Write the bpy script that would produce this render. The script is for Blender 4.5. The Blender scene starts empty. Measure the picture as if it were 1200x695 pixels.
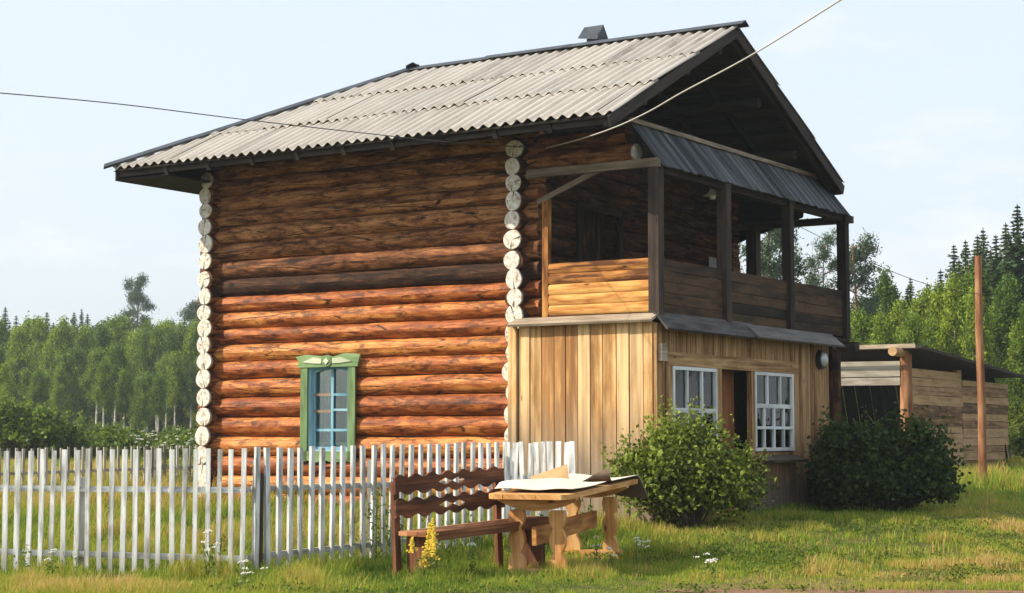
import bpy, math, random
import numpy as np
from mathutils import Vector, Matrix, noise

random.seed(7); rng = np.random.default_rng(7)
C = bpy.context.scene.collection
R = math.radians

# ---------------------------------------------------------------- camera
F_PX, PITCH, EYE = 2057.0, math.atan(160.5/2057.0), 1.38
cam_d = bpy.data.cameras.new('camera'); cam = bpy.data.objects.new('camera', cam_d); C.objects.link(cam)
cam.location = (0, 0, EYE); cam.rotation_euler = (math.pi/2 + PITCH, 0, 0)
cam_d.sensor_width = 36; cam_d.lens = 36*F_PX/1200; cam_d.clip_end = 5000; cam_d.clip_start = 0.1
bpy.context.scene.camera = cam

# ---------------------------------------------------------------- light
SUN_EL, SUN_DIR = R(37), Vector((-0.985, -0.17, 0)).normalized()
sd = bpy.data.lights.new('sun', 'SUN'); sun = bpy.data.objects.new('sun', sd); C.objects.link(sun)
sd.energy = 4.3; sd.angle = R(0.6); sd.color = (1.0, 0.87, 0.68)
to_sun = Vector((SUN_DIR.x*math.cos(SUN_EL), SUN_DIR.y*math.cos(SUN_EL), math.sin(SUN_EL)))
sun.rotation_euler = to_sun.to_track_quat('Z', 'Y').to_euler(); sun.location = to_sun*60
w = bpy.data.worlds.new('World'); bpy.context.scene.world = w; w.use_nodes = True
nt = w.node_tree; nt.nodes.clear()
def wn(t, **k):
    n = nt.nodes.new(t)
    for a, b in k.items(): setattr(n, a, b)
    return n
sky = wn('ShaderNodeTexSky', sky_type='NISHITA'); sky.sun_disc = False
sky.sun_elevation = SUN_EL; sky.sun_rotation = math.atan2(to_sun.x, to_sun.y)
sky.air_density = 1.0; sky.dust_density = 3.5; sky.ozone_density = 1.6
tc = wn('ShaderNodeTexCoord'); mp = wn('ShaderNodeMapping'); mp.inputs['Scale'].default_value = (2.2, 2.2, 7.0)
mp.inputs['Location'].default_value = (1.6, 0.0, 0.35)
nz = wn('ShaderNodeTexNoise'); nz.inputs['Scale'].default_value = 1.7; nz.inputs['Detail'].default_value = 7; nz.inputs['Roughness'].default_value = 0.62
cr = wn('ShaderNodeValToRGB'); cr.color_ramp.elements[0].position = 0.52; cr.color_ramp.elements[1].position = 0.78
cr.color_ramp.elements[0].color = (0, 0, 0, 1); cr.color_ramp.elements[1].color = (0.6, 0.6, 0.6, 1)
mx = wn('ShaderNodeMix', data_type='RGBA'); mx.inputs[7].default_value = (9.6, 9.0, 9.2, 1)
hz = wn('ShaderNodeMix', data_type='RGBA'); hz.inputs[0].default_value = 0.6; hz.inputs[7].default_value = (8.4, 9.2, 9.8, 1)
bg = wn('ShaderNodeBackground'); bg.inputs[1].default_value = 0.097
wo = wn('ShaderNodeOutputWorld'); L = nt.links.new
L(tc.outputs['Generated'], mp.inputs[0]); L(mp.outputs[0], nz.inputs[0]); L(nz.outputs[0], cr.inputs[0])
L(sky.outputs[0], hz.inputs[6]); L(hz.outputs[2], mx.inputs[6]); L(cr.outputs[0], mx.inputs[0]); L(mx.outputs[2], bg.inputs[0]); L(bg.outputs[0], wo.inputs[0])
vs = bpy.context.scene.view_settings
vs.view_transform = 'Standard'; vs.look = 'None'; vs.gamma = 1; vs.exposure = 0.55; vs.use_curve_mapping = False

# ---------------------------------------------------------------- measuring helpers
_F = Vector((0, math.cos(PITCH), math.sin(PITCH))); _U = Vector((0, -math.sin(PITCH), math.cos(PITCH)))
def at(px, py, Y):
    """world point seen at photo position px,py at depth Y"""
    r = _F*F_PX + Vector((1, 0, 0))*(px-600) + _U*(347.5-py)
    return Vector((0, 0, EYE)) + r*(Y/r.y)
def ss(a, b, x):
    t = min(1, max(0, (x-a)/(b-a))); return t*t*(3-2*t)
def ground(x, y):
    return 0.25*ss(17, 24, y) + 0.2*ss(25, 42, y) + 0.1*ss(60, 110, y) + 0.035*noise.noise(Vector((x*.35, y*.35, 0)))*ss(5, 12, y)

# ---------------------------------------------------------------- mesh builder
class MB:
    def __init__(s): s.v = []; s.f = []; s.uv = []; s.t = []; s.sm = []; s.m = []
    def add(s, verts, faces, uvs, tint=0.5, smooth=False, mat=0):
        b = len(s.v); s.v += [tuple(p) for p in verts]; s.uv += uvs
        s.t += (list(tint) if hasattr(tint, '__len__') else [tint]*len(verts))
        for f in faces: s.f.append(tuple(b+i for i in f)); s.sm.append(smooth); s.m.append(mat)
    def box(s, c, ax, ay, az, grain=0, tint=None, mat=0, taper=1.0):
        """c centre, ax/ay/az half-axis vectors"""
        c, ax, ay, az = Vector(c), Vector(ax), Vector(ay), Vector(az)
        A = [ax, ay, az]; lens = [a.length for a in A]
        o = (random.random()*40, random.random()*40)
        if tint is None: tint = random.random()
        V = []; UV = []; Fc = []
        for k in range(3):
            i, j = [(1, 2), (0, 2), (0, 1)][k]
            for sg in (-1, 1):
                b = len(V)
                for a, bb in ((-1, -1), (1, -1), (1, 1), (-1, 1)):
                    co = [0, 0, 0]; co[k] = sg; co[i] = a; co[j] = bb
                    tp = taper if co[2] > 0 else 1
                    V.append(c + ax*co[0]*tp + ay*co[1]*tp + az*co[2])
                    if k == grain: uv = (co[i]*lens[i], co[j]*lens[j]*1.0)
                    else:
                        other = [q for q in (0, 1, 2) if q != grain and q != k][0]
                        uv = (co[grain]*lens[grain], co[other]*lens[other])
                    UV.append((uv[0]+o[0], uv[1]+o[1]+k*3))
                flip = (sg > 0) == (k == 1)
                Fc.append((b+3, b+2, b+1, b) if flip else (b, b+1, b+2, b+3))
        if ax.cross(ay).dot(az) < 0: Fc = [f[::-1] for f in Fc]
        s.add(V, Fc, UV, tint, False, mat)
    def lbox(s, x0, x1, y0, y1, z0, z1, grain=0, tint=None, mat=0):
        s.box(((x0+x1)/2, (y0+y1)/2, (z0+z1)/2), ((x1-x0)/2, 0, 0), (0, (y1-y0)/2, 0), (0, 0, (z1-z0)/2), grain, tint, mat)
    def beam(s, p0, p1, wd, ht, tint=None, up=(0, 0, 1), mat=0):
        p0, p1 = Vector(p0), Vector(p1); d = (p1-p0); n = d.normalized(); u = Vector(up)
        sd_ = n.cross(u).normalized(); u2 = sd_.cross(n)
        s.box((p0+p1)/2, d/2, sd_*wd/2, u2*ht/2, 0, tint, mat)
    def tube(s, pts, rad, seg=8, tint=None, caps=True, smooth=True, mat=0, squash=1.0, rough=0.0):
        pts = [Vector(p) for p in pts]; n = len(pts)
        if not hasattr(rad, '__len__'): rad = [rad]*n
        if tint is None: tint = random.random()
        o = (random.random()*40, random.random()*40)
        V = []; UV = []; T = []; acc = 0; ref = Vector((0, 0, 1)); ph = random.random()*50
        d0 = (pts[-1]-pts[0]).normalized()
        if abs(d0.z) > .9: ref = Vector((1, 0, 0))
        for i, p in enumerate(pts):
            d = (pts[min(i+1, n-1)]-pts[max(i-1, 0)]).normalized()
            a = d.cross(ref).normalized(); b = a.cross(d)
            if i: acc += (pts[i]-pts[i-1]).length
            for k in range(seg+1):
                th = 2*math.pi*(k % seg)/seg
                rr = rad[i]*(1 + rough*noise.noise(Vector((math.cos(th)*1.2+ph, math.sin(th)*1.2, acc*1.4))))
                V.append(p + a*math.cos(th)*rr + b*math.sin(th)*rr*squash)
                UV.append((acc+o[0], 2*math.pi*k/seg*rad[i]+o[1]))
        Fc = []
        w1 = seg+1
        for i in range(n-1):
            for k in range(seg):
                Fc.append((i*w1+k, i*w1+k+1, (i+1)*w1+k+1, (i+1)*w1+k))
        s.add(V, Fc, UV, tint, smooth, mat)
        if caps:
            for i, rev in ((0, False), (n-1, True)):
                vv = V[i*w1:i*w1+seg]
                ff = tuple(range(seg)); ff = ff if rev is False else ff[::-1]
                s.add(vv, [ff], [((q-pts[i]).x+o[0], (q-pts[i]).z+o[1]) for q in vv], tint, False, mat)
    def prism(s, poly, org, ex, ey, ez, th, tint=None, mat=0, grain=0):
        """poly in (ex,ey) plane, extruded th along ez; convex-ish polygons or n-gons"""
        org, ex, ey, ez = Vector(org), Vector(ex), Vector(ey), Vector(ez)
        if tint is None: tint = random.random()
        o = random.random()*40
        a = [org+ex*x+ey*y for x, y in poly]; b = [p+ez*th for p in a]; n = len(poly)
        uv = [((x if grain == 0 else y)+o, (y if grain == 0 else x)+o) for x, y in poly]
        s.add(a, [tuple(range(n))[::-1]], uv, tint, False, mat); s.add(b, [tuple(range(n))], uv, tint, False, mat)
        for i in range(n):
            j = (i+1) % n
            s.add([a[i], a[j], b[j], b[i]], [(0, 1, 2, 3)], [uv[i], uv[j], (uv[j][0], uv[j][1]+th), (uv[i][0], uv[i][1]+th)], tint, False, mat)
    def strip(s, xs, top, bot, org, ex, ey, ez, th, tint=None, mat=0):
        """a board whose two long edges follow top(x) and bot(x)"""
        org, ex, ey, ez = Vector(org), Vector(ex), Vector(ey), Vector(ez); n = len(xs)
        if tint is None: tint = random.random()
        o = random.random()*40
        rows = [[org+ex*x+ey*f(x)+ez*k for x in xs] for f, k in ((bot, 0), (top, 0), (top, th), (bot, th))]
        uvr = [[(x+o, f(x)+o) for x in xs] for f in (bot, top, top, bot)]
        for r in range(4):
            q = (r+1) % 4
            s.add(rows[r]+rows[q], [(i, i+1, n+i+1, n+i) for i in range(n-1)], uvr[r]+[(a_, b_+(th if r % 2 else 0)) for a_, b_ in uvr[q]], tint, False, mat)
        for i in (0, n-1):
            s.add([rows[r][i] for r in range(4)], [(0, 1, 2, 3)], [uvr[r][i] for r in range(4)], tint, False, mat)
    def build(s, name, mats, parent=None, **props):
        me = bpy.data.meshes.new(name); me.from_pydata(s.v, [], s.f)
        if not isinstance(mats, (list, tuple)): mats = [mats]
        for m in mats: me.materials.append(m)
        uvl = me.uv_layers.new(name='UVMap')
        li = np.empty(len(me.loops), np.int32); me.loops.foreach_get('vertex_index', li)
        uvl.data.foreach_set('uv', np.array(s.uv, np.float32)[li].ravel())
        at_ = me.attributes.new('tint', 'FLOAT', 'POINT'); at_.data.foreach_set('value', np.array(s.t, np.float32))
        me.polygons.foreach_set('use_smooth', s.sm); me.polygons.foreach_set('material_index', s.m)
        me.update()
        o = bpy.data.objects.new(name, me); C.objects.link(o)
        if parent: o.parent = parent
        for k, v in props.items(): o[k] = v
        return o

def thing(name, label, cat, loc=(0, 0, 0), rz=0.0, group=None, rot=None):
    o = bpy.data.objects.new(name, None); C.objects.link(o); o.empty_display_size = .2
    o.location = loc; o.rotation_euler = rot if rot else (0, 0, rz); o['label'] = label; o['category'] = cat
    if group: o['group'] = group
    return o

# ---------------------------------------------------------------- materials
def mat_base(name):
    m = bpy.data.materials.new(name); m.use_nodes = True; t = m.node_tree
    b = t.nodes['Principled BSDF']; return m, t, b
def N(t, typ, **k):
    n = t.nodes.new(typ)
    for a, b in k.items(): setattr(n, a, b)
    return n
def ramp(t, stops, interp='LINEAR'):
    r = N(t, 'ShaderNodeValToRGB'); e = r.color_ramp.elements
    while len(e) < len(stops): e.new(0.5)
    for i, (p, c) in enumerate(stops): e[i].position = p; e[i].color = (*c, 1)
    r.color_ramp.interpolation = interp; return r
def wood(name, dark, mid, light, along=1.3, across=26, blotch=0.5, grey=None, rough=0.8, bump=0.35, knots=True, low=None, spread=0.55, cracks=False):
    m, t, b = mat_base(name); lk = t.links.new
    uv = N(t, 'ShaderNodeUVMap'); mp = N(t, 'ShaderNodeMapping'); mp.inputs['Scale'].default_value = (along, across, 1)
    lk(uv.outputs[0], mp.inputs[0])
    n1 = N(t, 'ShaderNodeTexNoise'); n1.inputs['Scale'].default_value = 1.0; n1.inputs['Detail'].default_value = 6; n1.inputs['Roughness'].default_value = .65; n1.inputs['Distortion'].default_value = .5
    lk(mp.outputs[0], n1.inputs[0])
    n2 = N(t, 'ShaderNodeTexNoise'); n2.inputs['Scale'].default_value = 2.2; n2.inputs['Detail'].default_value = 5; n2.inputs['Roughness'].default_value = .6
    mp2 = N(t, 'ShaderNodeMapping'); mp2.inputs['Scale'].default_value = (.8, 3.2, 1); lk(uv.outputs[0], mp2.inputs[0]); lk(mp2.outputs[0], n2.inputs[0])
    at_ = N(t, 'ShaderNodeAttribute', attribute_name='tint')
    # factor = grain*0.5 + blotch*b + (tint-.5)*spread
    a1 = N(t, 'ShaderNodeMath', operation='MULTIPLY'); a1.inputs[1].default_value = 1-blotch; lk(n1.outputs[0], a1.inputs[0])
    a2 = N(t, 'ShaderNodeMath', operation='MULTIPLY_ADD'); a2.inputs[1].default_value = blotch; lk(n2.outputs[0], a2.inputs[0]); lk(a1.outputs[0], a2.inputs[2])
    a3 = N(t, 'ShaderNodeMath', operation='MULTIPLY_ADD'); a3.inputs[1].default_value = spread*.45; lk(at_.outputs['Fac'], a3.inputs[0]); lk(a2.outputs[0], a3.inputs[2])
    a4 = N(t, 'ShaderNodeMath', operation='SUBTRACT'); a4.inputs[1].default_value = spread*.225; lk(a3.outputs[0], a4.inputs[0])
    r = ramp(t, [(.36, dark), (.49, mid), (.63, light)]); lk(a4.outputs[0], r.inputs[0]); col = r.outputs[0]
    if cracks:
        n5 = N(t, 'ShaderNodeTexNoise'); n5.inputs['Scale'].default_value = 1.0; n5.inputs['Detail'].default_value = 8; n5.inputs['Roughness'].default_value = .75; n5.inputs['Distortion'].default_value = .8
        mp5 = N(t, 'ShaderNodeMapping'); mp5.inputs['Scale'].default_value = (2.6, 9, 1); mp5.inputs['Location'].default_value = (4, 17, 0); lk(uv.outputs[0], mp5.inputs[0]); lk(mp5.outputs[0], n5.inputs[0])
        r5 = ramp(t, [(.42, (.16, .12, .1)), (.5, (.8, .72, .66)), (.6, (1, 1, 1)), (.7, (1.25, 1.3, 1.35))]); lk(n5.outputs[0], r5.inputs[0])
        m5_ = N(t, 'ShaderNodeMix', data_type='RGBA', blend_type='MULTIPLY'); m5_.inputs[0].default_value = .85; lk(col, m5_.inputs[6]); lk(r5.outputs[0], m5_.inputs[7]); col = m5_.outputs[2]
        vo2 = N(t, 'ShaderNodeTexVoronoi', feature='DISTANCE_TO_EDGE'); vo2.inputs['Scale'].default_value = 1; mp6 = N(t, 'ShaderNodeMapping'); mp6.inputs['Scale'].default_value = (.55, 7, 1)
        dm = N(t, 'ShaderNodeMix', data_type='RGBA', blend_type='ADD'); dm.inputs[0].default_value = .12; lk(mp6.outputs[0], dm.inputs[6]); lk(n5.outputs['Color'], dm.inputs[7])
        lk(uv.outputs[0], mp6.inputs[0]); lk(dm.outputs[2], vo2.inputs['Vector']); r6 = ramp(t, [(.008, (1, 1, 1)), (.03, (0, 0, 0))]); lk(vo2.outputs['Distance'], r6.inputs[0])
        g6 = ramp(t, [(.45, (0, 0, 0)), (.55, (1, 1, 1))]); lk(n2.outputs[0], g6.inputs[0]); mu = N(t, 'ShaderNodeMath', operation='MULTIPLY'); lk(r6.outputs[0], mu.inputs[0]); lk(g6.outputs[0], mu.inputs[1])
        mc = N(t, 'ShaderNodeMix', data_type='RGBA'); lk(mu.outputs[0], mc.inputs[0]); lk(col, mc.inputs[6]); mc.inputs[7].default_value = (dark[0]*.3, dark[1]*.3, dark[2]*.3, 1); col = mc.outputs[2]
    if knots:
        vo = N(t, 'ShaderNodeTexVoronoi'); vo.inputs['Scale'].default_value = 1.0; mp3 = N(t, 'ShaderNodeMapping'); mp3.inputs['Scale'].default_value = (1.6, 5, 1)
        lk(uv.outputs[0], mp3.inputs[0]); lk(mp3.outputs[0], vo.inputs[0])
        kr = ramp(t, [(.03, (1, 1, 1)), (.09, (0, 0, 0))]); lk(vo.outputs['Distance'], kr.inputs[0])
        mk = N(t, 'ShaderNodeMix', data_type='RGBA'); lk(kr.outputs[0], mk.inputs[0]); lk(col, mk.inputs[6]); mk.inputs[7].default_value = (dark[0]*.5, dark[1]*.45, dark[2]*.45, 1); col = mk.outputs[2]
    if grey:   # silvering: amount noise driven
        n3 = N(t, 'ShaderNodeTexNoise'); n3.inputs['Scale'].default_value = 1.0; n3.inputs['Detail'].default_value = 5
        mp4 = N(t, 'ShaderNodeMapping'); mp4.inputs['Scale'].default_value = (.9, 6, 1); mp4.inputs['Location'].default_value = (9, 3, 0)
        lk(uv.outputs[0], mp4.inputs[0]); lk(mp4.outputs[0], n3.inputs[0])
        gr = ramp(t, [(grey[1], (0, 0, 0)), (grey[1]+.25, (1, 1, 1))]); lk(n3.outputs[0], gr.inputs[0])
        fac = gr.outputs[0]
        if low:   # stronger low down on the wall, a rising damp line
            tcn = N(t, 'ShaderNodeTexCoord'); sp = N(t, 'ShaderNodeSeparateXYZ'); lk(tcn.outputs['Object'], sp.inputs[0])
            mr = N(t, 'ShaderNodeMapRange'); mr.inputs[1].default_value = low[0]; mr.inputs[2].default_value = low[1]; mr.inputs[3].default_value = 1.0; mr.inputs[4].default_value = 0.0
            ad = N(t, 'ShaderNodeMath', operation='MULTIPLY_ADD'); ad.inputs[1].default_value = 1.1; ad.inputs[2].default_value = -.55; lk(n3.outputs[0], ad.inputs[0])
            ad2 = N(t, 'ShaderNodeMath', operation='ADD'); lk(sp.outputs[2], ad2.inputs[0]); lk(ad.outputs[0], ad2.inputs[1]); lk(ad2.outputs[0], mr.inputs[0])
            mm = N(t, 'ShaderNodeMath', operation='MAXIMUM'); lk(mr.outputs[0], mm.inputs[0])
            m5 = N(t, 'ShaderNodeMath', operation='MULTIPLY'); m5.inputs[1].default_value = .25; lk(gr.outputs[0], m5.inputs[0]); lk(m5.outputs[0], mm.inputs[1]); fac = mm.outputs[0]
        gm = N(t, 'ShaderNodeMix', data_type='RGBA'); lk(fac, gm.inputs[0]); lk(col, gm.inputs[6]); gm.inputs[7].default_value = (*grey[0], 1)
        # keep grain in the grey
        gg = N(t, 'ShaderNodeMix', data_type='RGBA', blend_type='MULTIPLY'); gg.inputs[0].default_value = .6
        g2 = ramp(t, [(.35, (.35, .35, .35)), (.6, (1.1, 1.1, 1.1))]); lk(n1.outputs[0], g2.inputs[0]); lk(gm.outputs[2], gg.inputs[6]); lk(g2.outputs[0], gg.inputs[7]); col = gg.outputs[2]
    lk(col, b.inputs['Base Color']); b.inputs['Roughness'].default_value = rough; b.inputs['Specular IOR Level'].default_value = .25
    bm = N(t, 'ShaderNodeBump'); bm.inputs['Strength'].default_value = bump; bm.inputs['Distance'].default_value = .01
    lk(n1.outputs[0], bm.inputs['Height']); lk(bm.outputs[0], b.inputs['Normal'])
    return m
def plain(name, col, rough=.6, var=.15, scale=6, metal=0, spec=.4, bump=.0, col2=None):
    m, t, b = mat_base(name); lk = t.links.new
    tcn = N(t, 'ShaderNodeTexCoord'); n1 = N(t, 'ShaderNodeTexNoise'); n1.inputs['Scale'].default_value = scale; n1.inputs['Detail'].default_value = 6; n1.inputs['Roughness'].default_value = .65
    lk(tcn.outputs['Object'], n1.inputs[0])
    c2 = col2 if col2 else tuple(c*(1-2*var) for c in col)
    r = ramp(t, [(.35, c2), (.6, col)]); lk(n1.outputs[0], r.inputs[0])
    lk(r.outputs[0], b.inputs['Base Color']); b.inputs['Roughness'].default_value = rough; b.inputs['Metallic'].default_value = metal; b.inputs['Specular IOR Level'].default_value = spec
    if bump:
        bm = N(t, 'ShaderNodeBump'); bm.inputs['Strength'].default_value = bump; bm.inputs['Distance'].default_value = .01
        lk(n1.outputs[0], bm.inputs['Height']); lk(bm.outputs[0], b.inputs['Normal'])
    return m
def leafmat(name, dark, light, trans=.35, rough=.6, vary=False):
    m, t, b = mat_base(name); lk = t.links.new
    a = N(t, 'ShaderNodeAttribute', attribute_name='tint'); r0 = ramp(t, [(0, dark), (1, light)]); lk(a.outputs['Fac'], r0.inputs[0])
    oi = N(t, 'ShaderNodeObjectInfo'); r1 = ramp(t, [(0, (.6, .75, .75)), (.45, (1.1, 1.12, 1)), (1, (1.6, 1.45, .95))]); lk(oi.outputs['Random'], r1.inputs[0])
    class _W: pass
    mm_ = N(t, 'ShaderNodeMix', data_type='RGBA', blend_type='MULTIPLY'); mm_.inputs[0].default_value = 1.0 if vary else 0.0; lk(r0.outputs[0], mm_.inputs[6]); lk(r1.outputs[0], mm_.inputs[7])
    r = _W(); r.outputs = [mm_.outputs[2]]
    lk(r.outputs[0], b.inputs['Base Color']); b.inputs['Roughness'].default_value = rough; b.inputs['Specular IOR Level'].default_value = .2
    tr = N(t, 'ShaderNodeBsdfTranslucent'); mt = N(t, 'ShaderNodeMix', data_type='RGBA', blend_type='MULTIPLY'); mt.inputs[0].default_value = 1; mt.inputs[7].default_value = (1.0, 1.0, .45, 1)
    lk(r.outputs[0], mt.inputs[6]); lk(mt.outputs[2], tr.inputs[0])
    ms = N(t, 'ShaderNodeMixShader'); ms.inputs[0].default_value = trans; lk(b.outputs[0], ms.inputs[1]); lk(tr.outputs[0], ms.inputs[2])
    lk(ms.outputs[0], t.nodes['Material Output'].inputs[0]); return m
def glassmat(name, tintc=(.8, .9, .9)):
    m, t, b = mat_base(name); lk = t.links.new; t.nodes.remove(b)
    g = N(t, 'ShaderNodeBsdfGlossy'); g.inputs['Roughness'].default_value = .03; tr = N(t, 'ShaderNodeBsdfTransparent'); tr.inputs[0].default_value = (*tintc, 1)
    fr = N(t, 'ShaderNodeFresnel'); fr.inputs[0].default_value = 1.55
    ad = N(t, 'ShaderNodeMath', operation='MULTIPLY_ADD'); ad.inputs[1].default_value = 1.0; ad.inputs[2].default_value = .01; lk(fr.outputs[0], ad.inputs[0])
    nz_ = N(t, 'ShaderNodeTexNoise'); nz_.inputs['Scale'].default_value = 2.5; bm = N(t, 'ShaderNodeBump'); bm.inputs['Strength'].default_value = .15; bm.inputs['Distance'].default_value = .01
    lk(nz_.outputs[0], bm.inputs['Height']); lk(bm.outputs[0], g.inputs['Normal'])
    ms = N(t, 'ShaderNodeMixShader'); lk(ad.outputs[0], ms.inputs[0]); lk(tr.outputs[0], ms.inputs[1]); lk(g.outputs[0], ms.inputs[2]); lk(ms.outputs[0], t.nodes['Material Output'].inputs[0]); return m

M = {}
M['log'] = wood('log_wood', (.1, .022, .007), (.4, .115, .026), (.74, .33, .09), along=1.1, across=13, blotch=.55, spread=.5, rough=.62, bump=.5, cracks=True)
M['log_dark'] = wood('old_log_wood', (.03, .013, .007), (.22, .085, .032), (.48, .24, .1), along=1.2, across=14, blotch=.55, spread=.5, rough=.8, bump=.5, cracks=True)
M['log_black'] = wood('black_log_wood', (.018, .01, .007), (.075, .034, .018), (.2, .085, .035), along=1.2, across=14, spread=.3, rough=.85, bump=.5, cracks=True)
M['dark'] = wood('tarred_board_wood', (.007, .006, .006), (.02, .016, .015), (.045, .036, .031), along=1, across=20, spread=.6)
M['post'] = wood('balcony_post_wood', (.012, .008, .007), (.032, .022, .018), (.07, .048, .036), along=1, across=20, spread=.5)
M['canopy'] = wood('canopy_board_wood', (.016, .018, .021), (.045, .05, .058), (.12, .125, .135), along=.8, across=16, blotch=.4, spread=.6, knots=False)
M['greyboard'] = wood('silvered_board_wood', (.1, .08, .06), (.25, .2, .15), (.42, .35, .27), along=1, across=22, spread=.5)
M['beam'] = wood('old_beam_wood', (.04, .03, .02), (.13, .1, .07), (.24, .19, .14), along=1, across=22)
M['skirt'] = wood('weathered_skirt_wood', (.04, .036, .036), (.1, .09, .088), (.17, .155, .145), along=1, across=22, spread=.5)
M['pine'] = wood('fresh_pine_board', (.38, .19, .07), (.56, .33, .13), (.74, .5, .26), along=.45, across=12, blotch=.65, spread=.85, grey=((.26, .2, .14), .62), low=(.9, 1.9), bump=.25, )
M['front'] = wood('porch_front_board', (.17, .08, .03), (.36, .2, .085), (.5, .32, .16), along=.6, across=18, blotch=.55, spread=.45, grey=((.16, .12, .09), .6), low=(.55, 1.0))
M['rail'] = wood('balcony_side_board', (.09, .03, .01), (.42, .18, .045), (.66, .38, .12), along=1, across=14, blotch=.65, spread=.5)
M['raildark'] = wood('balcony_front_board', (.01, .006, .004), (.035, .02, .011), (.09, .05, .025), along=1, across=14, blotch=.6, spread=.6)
M['shed'] = wood('shed_board', (.12, .068, .034), (.32, .19, .095), (.48, .32, .17), along=.6, across=12, spread=.6)
M['shedgrey'] = wood('shed_grey_board', (.1, .09, .08), (.22, .2, .17), (.36, .33, .28), along=.6, across=12, spread=.5)
M['bark'] = wood('peeled_log_pole', (.1, .04, .02), (.27, .12, .055), (.45, .26, .14), along=.8, across=10, spread=.3)
M['table'] = wood('table_pine', (.32, .13, .04), (.58, .28, .09), (.76, .47, .21), along=1.3, across=20, blotch=.5, spread=.4)
M['bench'] = wood('bench_brown_board', (.04, .016, .009), (.11, .042, .02), (.22, .09, .04), along=1, across=20, spread=.4)
M['seat'] = wood('bench_seat_board', (.16, .06, .025), (.33, .14, .06), (.46, .23, .11), along=1, across=20, spread=.5)
M['white'] = wood('whitewashed_picket', (.34, .34, .32), (.7, .72, .72), (.82, .84, .84), along=2.0, across=14, blotch=.6, spread=.35, knots=False, bump=.2, grey=((.32, .3, .25), .66), low=(-.15, .4))
M['whitegrey'] = wood('grey_picket', (.22, .2, .17), (.42, .4, .36), (.6, .58, .54), along=1.6, across=20, blotch=.6, spread=.5, knots=False)
M['greenpaint'] = wood('green_casing_paint', (.1, .16, .07), (.17, .27, .12), (.24, .35, .17), along=1, across=10, knots=False, bump=.15)
M['palegreen'] = wood('pale_green_paint', (.42, .48, .34), (.56, .62, .46), (.64, .7, .54), along=1, across=10, knots=False, bump=.1)
M['bluepaint'] = wood('blue_frame_paint', (.08, .22, .34), (.17, .38, .5), (.35, .55, .64), along=1, across=12, knots=False, bump=.1)
M['whitepaint'] = wood('white_frame_paint', (.45, .46, .46), (.68, .7, .71), (.78, .8, .8), along=1, across=12, knots=False, bump=.1)
M['brownframe'] = wood('brown_sash_wood', (.12, .08, .06), (.25, .17, .12), (.35, .25, .18), along=1, across=12, knots=False)
M['door'] = wood('red_brown_door', (.08, .03, .014), (.2, .075, .032), (.3, .12, .05), along=1, across=12)
M['glass'] = glassmat('window_glass')
M['curtain'] = plain('white_curtain', (.6, .6, .57), .9, .12, 8)
M['cable'] = plain('pale_cable', (.55, .53, .49), .5, .05)
M['wire'] = plain('dark_wire', (.05, .05, .055), .5, .05)
M['tin'] = plain('dark_tin', (.055, .068, .085), .5, .25, 4, metal=.2)
M['tinlight'] = plain('pale_tin', (.3, .32, .34), .45, .2, 5, metal=.3)
M['black'] = plain('black_plastic', (.02, .02, .02), .4, .1)
M['lampglass'] = plain('milky_lamp_glass', (.55, .58, .58), .2, .1, spec=.8)
M['enamel'] = plain('white_enamel', (.8, .8, .78), .3, .05)
M['dimcurtain'] = plain('dim_curtain', (.1, .11, .1), .9, .15)
M['towel'] = plain('pale_cloth', (.38, .36, .36), .9, .15)
M['oil'] = plain('white_oilcloth', (.74, .7, .58), .6, .08, 5, bump=.2)
M['oilback'] = plain('brown_oilcloth_back', (.13, .085, .055), .8, .15, 7)
M['card'] = plain('cardboard', (.55, .33, .16), .85, .12, 7)
M['room'] = plain('dark_room_wall', (.06, .05, .045), .9, .1)

# painted log ends (tint low = drying crack)
def endpaint():
    m, t, b = mat_base('whitewashed_log_end'); lk = t.links.new
    tcn = N(t, 'ShaderNodeTexCoord'); n1 = N(t, 'ShaderNodeTexNoise'); n1.inputs['Scale'].default_value = 16; n1.inputs['Detail'].default_value = 6; n1.inputs['Roughness'].default_value = .7
    lk(tcn.outputs['Object'], n1.inputs[0]); r = ramp(t, [(.34, (.22, .17, .12)), (.46, (.6, .56, .48)), (.62, (.78, .76, .7))]); lk(n1.outputs[0], r.inputs[0])
    a = N(t, 'ShaderNodeAttribute', attribute_name='tint'); mk = N(t, 'ShaderNodeMix', data_type='RGBA'); mk.inputs[6].default_value = (.06, .045, .035, 1)
    lk(a.outputs['Fac'], mk.inputs[0]); lk(r.outputs[0], mk.inputs[7]); lk(mk.outputs[2], b.inputs['Base Color']); b.inputs['Roughness'].default_value = .8
    return m
M['end'] = endpaint()

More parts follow.
